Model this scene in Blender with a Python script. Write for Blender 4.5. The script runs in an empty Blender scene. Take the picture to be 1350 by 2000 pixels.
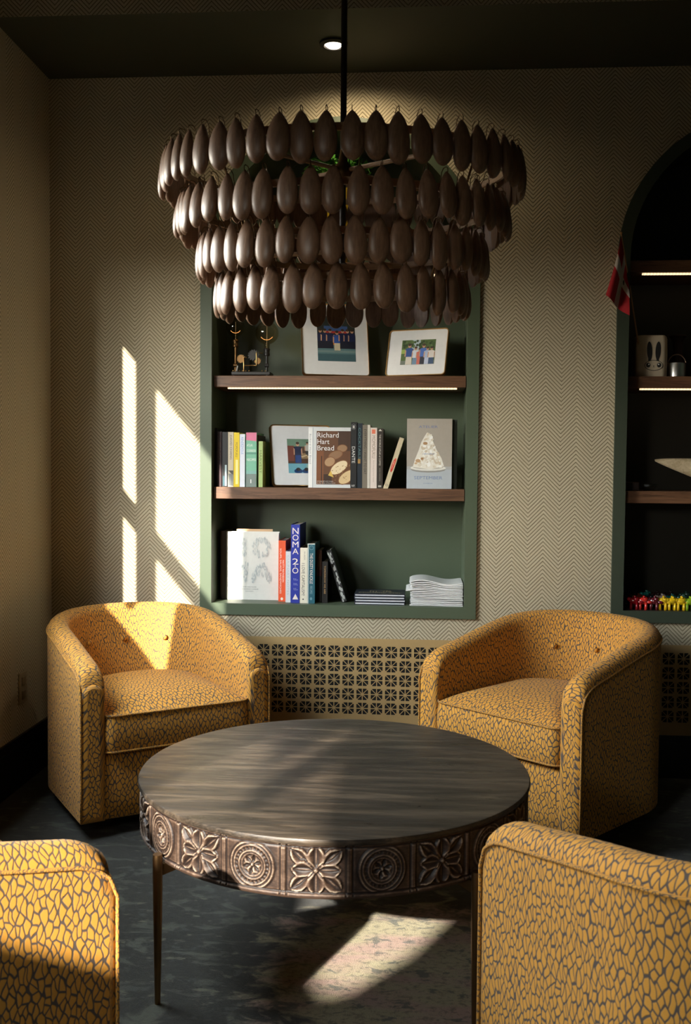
import bpy, math, random
import numpy as np
from mathutils import Matrix, Vector
random.seed(7); rng = np.random.default_rng(5)
PI = math.pi
S = bpy.context.scene
COL = S.collection

# ------------------------------------------------------------------ camera
F, YAW, PITCH, ROLL, CD, CH = 1924.0, .0732, .0453, .0085, 3.953, 1.22
_cy, _sy = math.cos(YAW), math.sin(YAW)
FWD = Vector((-_sy*math.cos(PITCH), _cy*math.cos(PITCH), -math.sin(PITCH)))
_r = Vector((_cy, _sy, 0)); _u = _r.cross(FWD)
RT = _r*math.cos(ROLL) + _u*math.sin(ROLL); UP = -_r*math.sin(ROLL) + _u*math.cos(ROLL)
CAM = Vector((0, -CD, CH))
cd = bpy.data.cameras.new('camera'); cam = bpy.data.objects.new('camera', cd); COL.objects.link(cam)
cam.matrix_world = Matrix(((RT.x, UP.x, -FWD.x, CAM.x), (RT.y, UP.y, -FWD.y, CAM.y), (RT.z, UP.z, -FWD.z, CAM.z), (0, 0, 0, 1)))
cd.sensor_fit = 'VERTICAL'; cd.sensor_height = 36; cd.sensor_width = 24.3
cd.lens = F/2000*36; cd.clip_start = .05; cd.clip_end = 60
cd.dof.use_dof = True; cd.dof.focus_distance = 3.7; cd.dof.aperture_fstop = 9
S.camera = cam
def at(px, py, y=None, z=None, x=None):
    """point of the place seen at a pixel, on the plane y=, z= or x="""
    d = FWD + RT*((px-675)/F) - UP*((py-1000)/F)
    t = (y-CAM.y)/d.y if y is not None else ((z-CAM.z)/d.z if z is not None else (x-CAM.x)/d.x)
    return CAM + d*t

# ------------------------------------------------------------------ light
S.view_settings.view_transform = 'Standard'; S.view_settings.look = 'None'
S.view_settings.gamma = 1; S.view_settings.use_curve_mapping = False
S.view_settings.exposure = 0.0
SKY = 38.0; SKYLOW = .3; SUN = 18.0
w = bpy.data.worlds.new('sky'); S.world = w; w.use_nodes = True
nt = w.node_tree; bg = nt.nodes['Background']
tc = nt.nodes.new('ShaderNodeTexCoord'); sp = nt.nodes.new('ShaderNodeSeparateXYZ'); rp = nt.nodes.new('ShaderNodeValToRGB')
nt.links.new(tc.outputs['Generated'], sp.inputs[0])
mr = nt.nodes.new('ShaderNodeMapRange'); mr.inputs[1].default_value = -.25; mr.inputs[2].default_value = .5
nt.links.new(sp.outputs['Z'], mr.inputs[0]); nt.links.new(mr.outputs[0], rp.inputs[0]); nt.links.new(rp.outputs[0], bg.inputs[0])
e = rp.color_ramp.elements
k = SKYLOW/SKY
e[0].position = .30; e[0].color = (k*1.1, k, k*.8, 1); e[1].position = .42; e[1].color = (1.0, .94, .80, 1)
e2 = e.new(1.0); e2.color = (.78, .88, .95, 1)
bg.inputs[1].default_value = SKY
SX, SY, SZ = 1.0, 2.4, -1.25
sl = bpy.data.lights.new('sun', 'SUN'); sl.energy = SUN; sl.angle = math.radians(.9); sl.color = (1, .93, .82)
so = bpy.data.objects.new('sun', sl); COL.objects.link(so)
so.rotation_euler = Vector((SX, SY, SZ)).to_track_quat('-Z', 'Y').to_euler(); so.location = (-3, -6, 4)
XW = -1.505; YBW = -7.6
def portal(nm, loc, rot, sx, sy):
    l = bpy.data.lights.new(nm, 'AREA'); l.shape = 'RECTANGLE'; l.size = sx; l.size_y = sy; l.cycles.is_portal = True
    o = bpy.data.objects.new(nm, l); COL.objects.link(o); o.location = loc; o.rotation_euler = rot
    return o
portal('window_portal', (XW-.05, -1.22, 1.58), (0, -PI/2, 0), 1.1, 1.1)
portal('window_portal', (XW-.05, -4.9, 1.58), (0, -PI/2, 0), 1.1, 1.7)
dl = bpy.data.lights.new('downlight_lamp', 'SPOT'); dl.energy = 9; dl.color = (1, .80, .52); dl.spot_size = math.radians(165); dl.spot_blend = .6; dl.shadow_soft_size = .03
do = bpy.data.objects.new('downlight_lamp', dl); COL.objects.link(do); do.location = (-.27, -.26, 2.752); 

# ------------------------------------------------------------------ helpers
def link(o): COL.objects.link(o); return o
def tag(o, label=None, cat=None, group=None, kind=None):
    if label: o['label'] = label
    if cat: o['category'] = cat
    if group: o['group'] = group
    if kind: o['kind'] = kind
    return o
def empty(name, loc, label, cat, group=None, rz=0, rot=None):
    o = bpy.data.objects.new(name, None); o.empty_display_size = .05; link(o); o.location = loc
    o.rotation_euler = rot if rot else (0, 0, rz)
    return tag(o, label, cat, group)
def mesh(name, V, Fc, m=None, parent=None, smooth=False, uv=None, mi=None, loc=None, rot=None, link_it=True, sharp=None):
    me = bpy.data.meshes.new(name); me.from_pydata([tuple(map(float, v)) for v in V], [], [tuple(int(i) for i in f) for f in Fc]); me.update()
    ms = m if isinstance(m, (list, tuple)) else [m]
    for q in ms:
        if q: me.materials.append(q)
    if mi is not None: me.polygons.foreach_set('material_index', np.array(mi, dtype=np.int32))
    if uv is not None:
        L = me.uv_layers.new(name='UVMap'); vi = np.empty(len(me.loops), dtype=np.int32); me.loops.foreach_get('vertex_index', vi)
        L.data.foreach_set('uv', np.asarray(uv, dtype=np.float32)[vi].ravel())
    if smooth:
        me.polygons.foreach_set('use_smooth', np.ones(len(me.polygons), dtype=bool))
        if sharp: me.set_sharp_from_angle(angle=math.radians(sharp))
    o = bpy.data.objects.new(name, me)
    if link_it: link(o)
    if parent: o.parent = parent
    if loc: o.location = loc
    if rot: o.rotation_euler = rot
    return o
class MB:
    def __init__(s): s.V = []; s.F = []; s.M = []
    def add(s, V, Fc, mi=0):
        b = len(s.V); s.V += [tuple(v) for v in V]; s.F += [tuple(i+b for i in f) for f in Fc]; s.M += [mi]*len(Fc); return s
    def box(s, x0, x1, y0, y1, z0, z1, mi=0, bev=0):
        if bev > 0:
            b = bev
            V = []
            for z, i in ((z0, b), (z0+b, 0), (z1-b, 0), (z1, b)):
                for (x, y) in ((x0+i, y0+i+b*(i == 0)), (x0+i+b*(i == 0), y0+i), (x1-i-b*(i == 0), y0+i), (x1-i, y0+i+b*(i == 0)), (x1-i, y1-i-b*(i == 0)), (x1-i-b*(i == 0), y1-i), (x0+i+b*(i == 0), y1-i), (x0+i, y1-i-b*(i == 0))):
                    V.append((x, y, z))
            Fc = [tuple(range(7, -1, -1)), tuple(range(24, 32))]
            for r in range(3):
                for j in range(8): Fc.append((r*8+j, r*8+(j+1) % 8, (r+1)*8+(j+1) % 8, (r+1)*8+j))
            return s.add(V, Fc, mi)
        V = [(x0, y0, z0), (x1, y0, z0), (x1, y1, z0), (x0, y1, z0), (x0, y0, z1), (x1, y0, z1), (x1, y1, z1), (x0, y1, z1)]
        return s.add(V, [(0, 3, 2, 1), (4, 5, 6, 7), (0, 1, 5, 4), (1, 2, 6, 5), (2, 3, 7, 6), (3, 0, 4, 7)], mi)
    def tube(s, P, r, n=8, mi=0, closed=False, cap=True):
        P = [Vector(p) for p in P]; N = len(P); R = r if isinstance(r, (list, tuple)) else [r]*N
        rings = []; prev = None
        for i in range(N):
            if closed: t = P[(i+1) % N]-P[i-1]
            else: t = P[min(i+1, N-1)]-P[max(i-1, 0)]
            t.normalize()
            if prev is None:
                a = Vector((0, 0, 1)) if abs(t.z) < .9 else Vector((1, 0, 0)); u = t.cross(a).normalized()
            else: u = (prev - t*prev.dot(t)).normalized()
            prev = u; v = t.cross(u)
            rings.append([P[i]+(u*math.cos(2*PI*j/n)+v*math.sin(2*PI*j/n))*R[i] for j in range(n)])
        V = [p for q in rings for p in q]; Fc = []
        for i in range(N if closed else N-1):
            a = i*n; b = ((i+1) % N)*n
            for j in range(n): Fc.append((a+j, a+(j+1) % n, b+(j+1) % n, b+j))
        if cap and not closed: Fc += [tuple(range(n-1, -1, -1)), tuple((N-1)*n+j for j in range(n))]
        return s.add(V, Fc, mi)
    def lathe(s, prof, n=24, c=(0, 0, 0), mi=0, sx=1, sy=1):
        V = []; Fc = []
        for (r, z) in prof:
            for j in range(n): V.append((c[0]+r*sx*math.cos(2*PI*j/n), c[1]+r*sy*math.sin(2*PI*j/n), c[2]+z))
        for i in range(len(prof)-1):
            for j in range(n): Fc.append((i*n+j, i*n+(j+1) % n, (i+1)*n+(j+1) % n, (i+1)*n+j))
        if prof[0][0] > 1e-6: Fc.append(tuple(range(n-1, -1, -1)))
        if prof[-1][0] > 1e-6: Fc.append(tuple((len(prof)-1)*n+j for j in range(n)))
        return s.add(V, Fc, mi)
    def ball(s, c, r, n=16, mi=0):
        rx, ry, rz = (r, r, r) if not isinstance(r, (tuple, list)) else r
        m_ = n//2
        prof = [(math.sin(PI*i/m_), -math.cos(PI*i/m_)*rz) for i in range(m_+1)]
        V = []; Fc = []
        V.append((c[0], c[1], c[2]-rz))
        for (q, z) in prof[1:-1]:
            for j in range(n): V.append((c[0]+q*rx*math.cos(2*PI*j/n), c[1]+q*ry*math.sin(2*PI*j/n), c[2]+z))
        V.append((c[0], c[1], c[2]+rz)); k = m_-1
        for j in range(n): Fc.append((0, 1+(j+1) % n, 1+j)); Fc.append((len(V)-1, 1+(k-1)*n+j, 1+(k-1)*n+(j+1) % n))
        for i in range(k-1):
            for j in range(n): Fc.append((1+i*n+j, 1+i*n+(j+1) % n, 1+(i+1)*n+(j+1) % n, 1+(i+1)*n+j))
        return s.add(V, Fc, mi)
    def build(s, name, m, parent=None, smooth=False, sharp=None, **kw):
        return mesh(name, s.V, s.F, m, parent, smooth, mi=s.M, sharp=sharp, **kw)

# ------------------------------------------------------------------ materials
_mc = {}
class NT:
    def __init__(s, name):
        s.m = bpy.data.materials.new(name); s.m.use_nodes = True; s.t = s.m.node_tree; s.b = s.t.nodes['Principled BSDF']
    def n(s, typ, **kw):
        q = s.t.nodes.new(typ)
        for k_, v_ in kw.items(): setattr(q, k_, v_)
        return q
    def l(s, a, b): s.t.links.new(a, b)
    def math(s, op, a, b=None, c=None, clamp=False):
        q = s.n('ShaderNodeMath', operation=op); q.use_clamp = clamp
        for i, v_ in enumerate((a, b, c)):
            if v_ is None: continue
            if isinstance(v_, (int, float)): q.inputs[i].default_value = v_
            else: s.l(v_, q.inputs[i])
        return q.outputs[0]
    def mix(s, f, a, b):
        q = s.n('ShaderNodeMix', data_type='RGBA')
        for i, v_ in ((0, f), (6, a), (7, b)):
            if isinstance(v_, (int, float)): q.inputs[i].default_value = v_
            elif isinstance(v_, tuple): q.inputs[i].default_value = (*v_[:3], 1)
            else: s.l(v_, q.inputs[i])
        return q.outputs[2]
    def ramp(s, f, stops):
        q = s.n('ShaderNodeValToRGB'); s.l(f, q.inputs[0]); e = q.color_ramp.elements
        while len(e) < len(stops): e.new(.5)
        for i, (p, c) in enumerate(stops): e[i].position = p; e[i].color = (*c, 1) if isinstance(c, tuple) else (c, c, c, 1)
        return q.outputs[0]
    def coord(s, out='Object', scale=(1, 1, 1), loc=(0, 0, 0), rot=(0, 0, 0)):
        t = s.n('ShaderNodeTexCoord'); mp = s.n('ShaderNodeMapping'); s.l(t.outputs[out], mp.inputs[0])
        mp.inputs[1].default_value = loc; mp.inputs[2].default_value = rot; mp.inputs[3].default_value = scale
        return mp.outputs[0]
    def noise(s, vec, scale, detail=4, rough=.5, dist=0):
        q = s.n('ShaderNodeTexNoise'); s.l(vec, q.inputs['Vector']); q.inputs['Scale'].default_value = scale
        q.inputs['Detail'].default_value = detail; q.inputs['Roughness'].default_value = rough; q.inputs['Distortion'].default_value = dist
        return q.outputs['Fac']
    def bump(s, h, strength=.5, dist=.01):
        q = s.n('ShaderNodeBump'); q.inputs['Strength'].default_value = strength; q.inputs['Distance'].default_value = dist
        s.l(h, q.inputs['Height']); s.l(q.outputs[0], s.b.inputs['Normal'])
    def col(s, c):
        if isinstance(c, tuple): s.b.inputs['Base Color'].default_value = (*c[:3], 1)
        else: s.l(c, s.b.inputs['Base Color'])
    def set(s, rough=None, metal=None, spec=None, trans=None, coat=None, sheen=None):
        for k_, v_ in (('Roughness', rough), ('Metallic', metal), ('Specular IOR Level', spec), ('Transmission Weight', trans), ('Coat Weight', coat), ('Sheen Weight', sheen)):
            if v_ is not None: s.b.inputs[k_].default_value = v_
        return s.m
def M(r, g, b, rough=.55, metal=0, spec=.5, grain=.06):
    key = (round(r, 4), round(g, 4), round(b, 4), rough, metal, spec)
    if key in _mc: return _mc[key]
    t = NT('paint'); c = t.coord()
    f = t.noise(c, 60, 3)
    t.col(t.mix(f, (r*(1-grain), g*(1-grain), b*(1-grain)), (min(1, r*(1+grain)), min(1, g*(1+grain)), min(1, b*(1+grain)))))
    _mc[key] = t.set(rough, metal, spec); return _mc[key]
def srgb(r, g, b, rough=.5, metal=0):
    f = lambda v: ((v/255+.055)/1.055)**2.4 if v > 10 else v/255/12.92
    return M(f(r), f(g), f(b), rough, metal)
def emit(name, c, s):
    t = NT(name); t.b.inputs['Emission Color'].default_value = (*c, 1); t.b.inputs['Emission Strength'].default_value = s; t.col(c)
    return t.m

def m_wallfabric(axis):
    t = NT('herringbone_fabric'); tcn = t.n('ShaderNodeTexCoord'); s = t.n('ShaderNodeSeparateXYZ'); t.l(tcn.outputs['Object'], s.inputs[0])
    X = s.outputs[axis]; Z = s.outputs['Z']
    tri = t.math('PINGPONG', t.math('ADD', X, 10.0277), .0612)        # zigzag of 0.061 m wide columns
    v = t.math('ADD', Z, t.math('MULTIPLY', tri, 1.02))
    ph = t.math('FRACT', t.math('DIVIDE', v, .0158))
    d = t.math('ABSOLUTE', t.math('SUBTRACT', ph, .5))              # 0 centre of yarn, .5 groove
    hgt = t.math('SQRT', t.math('SUBTRACT', 1.0, t.math('POWER', t.math('MULTIPLY', d, 1.9), 2.0)))
    u = t.math('SUBTRACT', Z, tri)
    st = t.math('FRACT', t.math('DIVIDE', u, .0082))
    stitch = t.math('MULTIPLY', t.math('GREATER_THAN', d, .36), t.math('GREATER_THAN', st, .42))
    c = t.coord(scale=(1, 1, 1)); n1 = t.noise(c, 300, 3); n2 = t.noise(c, 5, 3)
    g = t.math('SMOOTHSTEP', d, .28, .47) if False else t.math('MULTIPLY', t.math('SUBTRACT', d, .27), 4.6, clamp=True)
    base = t.mix(n1, (.45, .385, .265), (.65, .575, .415))
    base = t.mix(t.math('MULTIPLY', n2, .25), base, (.47, .41, .30))
    dark = t.mix(g, base, (.27, .225, .14))
    t.col(t.mix(t.math('MULTIPLY', stitch, .75), dark, (.10, .08, .045)))
    t.bump(t.math('ADD', hgt, t.math('MULTIPLY', n1, .25)), .6, .0022)
    return t.set(.85, spec=.2, sheen=.15)
MW_X = m_wallfabric('X'); MW_Y = m_wallfabric('Y')
def m_green():
    t = NT('olive_green_paint'); c = t.coord(); n1 = t.noise(c, 250, 4); n2 = t.noise(c, 3, 3)
    t.col(t.mix(n2, (.074, .100, .062), (.090, .118, .073))); t.bump(n1, .12, .0015)
    return t.set(.42, spec=.45)
GREEN = m_green()
def m_wood(name, a, b, scale=(1, 12, 12), rough=.45, rot=(0, 0, 0), spec=.5, bump=.15, coat=None):
    t = NT(name); c = t.coord(scale=scale, rot=rot)
    n0 = t.noise(c, 2.2, 5, .6, .8); n1 = t.noise(c, 9, 6, .7, .4)
    f = t.math('ADD', t.math('MULTIPLY', n0, .65), t.math('MULTIPLY', n1, .4))
    rings = t.math('SINE', t.math('MULTIPLY', n0, 42)); f = t.math('ADD', f, t.math('MULTIPLY', rings, .06))
    t.col(t.ramp(f, [(.32, a), (.5, tuple((x+y)/2 for x, y in zip(a, b))), (.72, b)])); t.bump(n1, bump, .002)
    return t.set(rough, spec=spec, coat=coat)
SHELFW = m_wood('walnut_shelf_wood', (.055, .024, .012), (.20, .098, .05), (1.2, 14, 14), .45)
def m_fabric():
    t = NT('leaf_weave_fabric'); tx = t.n('ShaderNodeTexCoord'); uv = tx.outputs['UV']
    nz = t.n('ShaderNodeTexNoise'); t.l(uv, nz.inputs['Vector']); nz.inputs['Scale'].default_value = 26; nz.inputs['Detail'].default_value = 1
    vm = t.n('ShaderNodeVectorMath', operation='SUBTRACT'); t.l(nz.outputs['Color'], vm.inputs[0]); vm.inputs[1].default_value = (.5, .5, .5)
    vs = t.n('ShaderNodeVectorMath', operation='SCALE'); t.l(vm.outputs[0], vs.inputs[0]); vs.inputs['Scale'].default_value = .020
    va = t.n('ShaderNodeVectorMath', operation='ADD'); t.l(uv, va.inputs[0]); t.l(vs.outputs[0], va.inputs[1])
    mp = t.n('ShaderNodeMapping'); t.l(va.outputs[0], mp.inputs[0]); mp.inputs[3].default_value = (1/.0108, 1/.0218, 1); mp.inputs[2].default_value = (0, 0, PI/4)
    vo = t.n('ShaderNodeTexVoronoi', voronoi_dimensions='2D', feature='DISTANCE_TO_EDGE'); t.l(mp.outputs[0], vo.inputs['Vector']); vo.inputs['Scale'].default_value = 1; vo.inputs['Randomness'].default_value = .72
    v2 = t.n('ShaderNodeTexVoronoi', voronoi_dimensions='2D', feature='F1'); t.l(mp.outputs[0], v2.inputs['Vector']); v2.inputs['Scale'].default_value = 1; v2.inputs['Randomness'].default_value = .72
    edge = vo.outputs['Distance']; far = v2.outputs['Distance']
    e1 = t.math('MULTIPLY', t.math('SUBTRACT', edge, .064), 15, clamp=True)       # 1 inside the leaf
    df = t.n('ShaderNodeVectorMath', operation='SUBTRACT'); t.l(mp.outputs[0], df.inputs[0]); t.l(v2.outputs['Position'], df.inputs[1])
    sc = t.n('ShaderNodeSeparateColor'); t.l(v2.outputs['Color'], sc.inputs[0])
    vr = t.n('ShaderNodeVectorRotate', rotation_type='Z_AXIS'); t.l(df.outputs[0], vr.inputs['Vector']); t.l(t.math('SUBTRACT', t.math('MULTIPLY', t.math('SUBTRACT', sc.outputs[0], .5), 1.1), PI/4), vr.inputs['Angle'])
    sx = t.n('ShaderNodeSeparateXYZ'); t.l(vr.outputs[0], sx.inputs[0])
    yy = t.math('ADD', sx.outputs[1], t.math('MULTIPLY', t.math('SUBTRACT', sc.outputs[1], .5), .12))
    lens = t.math('ADD', t.math('DIVIDE', t.math('ABSOLUTE', sx.outputs[0]), .66), t.math('POWER', t.math('ABSOLUTE', t.math('DIVIDE', yy, .86)), 2.2))
    e2 = t.math('MULTIPLY', t.math('SUBTRACT', 1.0, lens), 7, clamp=True)          # pointed leaf outline
    leaf = t.math('MULTIPLY', e1, e2)
    fine = t.noise(t.coord('UV', (900, 900, 1)), 1, 2); big = t.noise(t.coord('UV', (6, 6, 1)), 1, 2)
    y = t.mix(fine, (.56, .245, .034), (.78, .385, .062)); y = t.mix(t.math('MULTIPLY', v2.outputs['Color'], .0) if False else t.math('MULTIPLY', big, .3), y, (.55, .25, .038))
    g = t.mix(fine, (.072, .054, .042), (.125, .097, .082))
    t.col(t.mix(leaf, g, y))
    t.bump(t.math('ADD', leaf, t.math('MULTIPLY', fine, .4)), .45, .0012)
    return t.set(.75, spec=.18, sheen=.06)
FAB = m_fabric()
BRASS = M(.62, .40, .16, .3, 1); DBRASS = M(.20, .115, .05, .42, 1); BLACK = M(.012, .011, .010, .45)
GOLD = M(.70, .42, .16, .28, 1)

# ------------------------------------------------------------------ the room
ZS = 2.776; YS = -.545; ZC = 3.35; XR = 4.2; YB = -7.6
NR = .559; NZ = 2.045; NB = .617; CW = .047                          # niche: outer half width, spring line, outer bottom, casing width
NICHES = (-.323, 1.326)
def arch(cx, off, n=32, zb=None):
    """outline, anticlockwise from bottom left, inset by off"""
    r = NR-off; zb = NB+off
    pts = [(cx-r, zb), (cx+r, zb)]
    for i in range(n+1):
        a = PI*i/n; pts.append((cx+r*math.cos(a), NZ+r*math.sin(a)))
    return pts
def wall_back():
    b = MB(); edges = []
    xs = [XW, NICHES[0]-NR, NICHES[0]+NR, NICHES[1]-NR, NICHES[1]+NR, XR]
    def q(x0, x1, z0, z1): b.add([(x0, 0, z0), (x1, 0, z0), (x1, 0, z1), (x0, 0, z1)], [(0, 1, 2, 3)])
    for i in (0, 2, 4): q(xs[i], xs[i+1], 0, ZC)
    for cx in NICHES:
        q(cx-NR, cx+NR, 0, NB)
        for i in range(32):
            a0, a1 = PI*i/32, PI*(i+1)/32
            p0 = (cx+NR*math.cos(a0), NZ+NR*math.sin(a0)); p1 = (cx+NR*math.cos(a1), NZ+NR*math.sin(a1))
            b.add([(p0[0], 0, p0[1]), (p0[0], 0, ZC), (p1[0], 0, ZC), (p1[0], 0, p1[1])], [(0, 1, 2, 3)])
    return b.build('wall_back', MW_X)
tag(wall_back(), kind='structure')
ND = .30; NICHE_SHADE = M(.022, .019, .013, .5); SHADED_GREEN = M(.048, .062, .042, .45)  # right niche's shade is put into the colour of its interior and casing
for i, cx in enumerate(NICHES):
    o = arch(cx, 0); inn = arch(cx, CW); n = len(o)
    V = [(x, -.012, z) for x, z in o]+[(x, -.012, z) for x, z in inn]+[(x, 0.001, z) for x, z in o]
    Fc = []
    for j in range(n):
        k = (j+1) % n
        Fc += [(j, k, n+k, n+j), (2*n+j, 2*n+k, k, j)]
    tag(mesh('trim_%d' % (i+1), V, Fc, (GREEN, SHADED_GREEN)[i]), kind='structure')
    V = [(x, -.012, z) for x, z in inn]+[(x, ND, z) for x, z in inn]
    Fc = [(n+j, n+(j+1) % n, (j+1) % n, j)[::-1] for j in range(n)]+[tuple(range(n, 2*n))]
    tag(mesh('wall_niche' + ('_left', '_right')[i], V, Fc, (GREEN, NICHE_SHADE)[i]), kind='structure')
# soffit over the niches and the papered face above it
b = MB(); b.add([(XW, 0, ZS), (XR, 0, ZS), (XR, YS, ZS), (XW, YS, ZS)], [(0, 1, 2, 3)])
tag(b.build('ceiling_soffit', M(.040, .046, .030, .5)), kind='structure')
b = MB(); b.add([(XW, YS, ZS), (XR, YS, ZS), (XR, YS, ZC), (XW, YS, ZC)], [(0, 1, 2, 3)])
tag(b.build('wall_bulkhead', MW_X), kind='structure')
b = MB(); b.box(XW-.3, XR+.3, YB-.3, .35, ZC, ZC+.1); tag(b.build('ceiling', M(.10, .09, .07, .9)), kind='structure')
# left wall with its windows
WT = .02; sh = WT*SY/SX; shz = WT*-SZ/SX
HEAD = 2.08+shz; TB, TT, SILL = 1.385+shz, 1.505, 1.10
wins = [(-1.74-sh, -.727), (-5.40-sh, -3.80)]
b = MB()
ys = [0] + [v for wv in wins for v in (wv[1], wv[0])] + [YB]
for i in range(0, len(ys), 2): b.box(XW-WT, XW, ys[i+1], ys[i], 0, ZC)
for (y0, y1) in wins:
    b.box(XW-WT, XW, y0, y1, 0, (1.03, 1.40)[y0 < -3]); b.box(XW-WT, XW, y0, y1, HEAD, ZC)
tag(b.build('wall_left', MW_Y), kind='structure')
b = MB(); b.box(XW-.64, XW-WT, -3.45, -3.28, 0, ZC); tag(b.build('skylight_blocker_fin', M(.10, .09, .07, .9)), kind='structure')  # unseen outside fin, added to keep skylight off the left corner
for i, (y0, y1) in enumerate(wins):
    b = MB(); xa, xb = XW-WT+.001, XW-.001
    b.box(xa, xb, y0, y1, TB, TT)
    if i == 0:
        b.box(xa, xb, -1.063, -.845-sh, 1.13, HEAD); b.box(xa, xb, y0, -1.43-sh, 1.03, TB)
    else:
        b.box(xa, xb, -4.54, -4.32-sh, 1.87, HEAD); b.box(xa, xb, -4.20, y1, 1.87, HEAD)
        P = [(-4.40, 1.50), (-4.50, 1.52), (-4.70, 1.59), (-4.88, 1.64), (-5.03, 1.73), (-5.17, 1.90), (-5.22, HEAD), (y0, HEAD), (y0, 1.50)]  # made-up solid infill, added to trim the sun patch on the floor
        n = len(P); b.add([(xa, p[0], p[1]) for p in P]+[(xb, p[0], p[1]) for p in P], [tuple(range(n)), tuple(range(2*n-1, n-1, -1))]+[(j, n+j, n+(j+1) % n, (j+1) % n) for j in range(n)])
    tag(b.build('window_%d' % (i+1), M(.05, .05, .04, .5)), kind='structure')
b = MB(); b.box(XR, XR+.1, YB, .3, 0, ZC); tag(b.build('wall_right', GREEN), kind='structure')
b = MB(); b.box(XW-.1, XR, YB-.05, YB, 0, ZC)
tag(b.build('wall_front', GREEN), kind='structure')
# baseboards
BBK = M(.010, .010, .009, .4)
b = MB(); b.box(XW, XR, -.018, 0, 0, .145); b.box(XW, XR, -.012, 0, .145, .17)
tag(b.build('baseboard_back', BBK), kind='structure')
b = MB(); b.box(XW, XW+.018, YB, -.018, 0, .16); b.box(XW, XW+.012, YB, -.012, .16, .19)
tag(b.build('baseboard_left', BBK), kind='structure')
# carpet
def m_carpet():
    t = NT('distressed_carpet'); c = t.coord(scale=(1, 1, 1)); cs = t.coord(scale=(1, 1.9, 1))
    base = t.mix(t.noise(c, 2.2, 4), (.011, .011, .009), (.036, .035, .027))
    bl = t.noise(cs, 9, 7, .62, .6); f1 = t.math('MULTIPLY', t.math('SUBTRACT', bl, .54), 16, clamp=True)
    col = t.mix(f1, base, t.mix(t.noise(c, 3.1, 2), (.10, .098, .068), (.062, .072, .060)))
    bl2 = t.noise(t.coord(scale=(1, 2.2, 1), loc=(3, 7, 1)), 14, 6, .6, .4); f2 = t.math('MULTIPLY', t.math('SUBTRACT', bl2, .60), 18, clamp=True)
    col = t.mix(f2, col, (.13, .125, .085))
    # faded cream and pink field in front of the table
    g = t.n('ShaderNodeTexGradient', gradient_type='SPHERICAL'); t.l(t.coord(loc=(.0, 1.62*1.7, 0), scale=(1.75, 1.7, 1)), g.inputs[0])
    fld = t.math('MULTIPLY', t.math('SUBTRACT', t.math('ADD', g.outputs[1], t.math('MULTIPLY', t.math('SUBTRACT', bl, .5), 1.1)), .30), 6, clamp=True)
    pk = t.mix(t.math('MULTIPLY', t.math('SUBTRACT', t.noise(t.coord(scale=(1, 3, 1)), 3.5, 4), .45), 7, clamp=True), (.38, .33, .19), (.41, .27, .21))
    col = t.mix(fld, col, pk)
    bl3 = t.noise(t.coord(scale=(1, 1.6, 1), loc=(9, 2, 0)), 16, 5, .6, .5); f3 = t.math('MULTIPLY', t.math('SUBTRACT', bl3, .585), 20, clamp=True)
    col = t.mix(t.math('MULTIPLY', f3, .8), col, (.065, .072, .06))
    bl4 = t.noise(t.coord(scale=(1, 1.5, 1), loc=(2, 5, 0)), 48, 5, .7, .3); f4 = t.math('MULTIPLY', t.math('SUBTRACT', bl4, .50), 9, clamp=True)
    col = t.mix(t.math('MULTIPLY', f4, .55), col, (.045, .046, .030))
    fine = t.noise(c, 420, 3, .6); col = t.mix(t.math('MULTIPLY', t.math('SUBTRACT', fine, .35), 1.0, clamp=True), col, (.02, .02, .018))
    t.col(col); t.bump(fine, .9, .004)
    return t.set(.95, spec=.1, sheen=.2)
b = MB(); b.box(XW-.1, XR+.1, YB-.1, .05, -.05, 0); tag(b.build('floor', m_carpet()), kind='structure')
# ------------------------------------------------------------------ recessed downlight, outlet
t_ = empty('recessed_downlight', (-.328, -.272, ZS), 'small round recessed downlight glowing in the dark green soffit', 'ceiling light')
b = MB(); b.lathe([(.052, 0), (.052, -.006), (.036, -.010), (.034, 0)], 32); b.build('trim_ring', BLACK, t_, True, 40)
b = MB(); b.lathe([(.0, -.016), (.012, -.015), (.024, -.012), (.034, -.004)], 24); b.build('lens', emit('warm_lens', (1, .86, .66), 5), t_, True)
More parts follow.
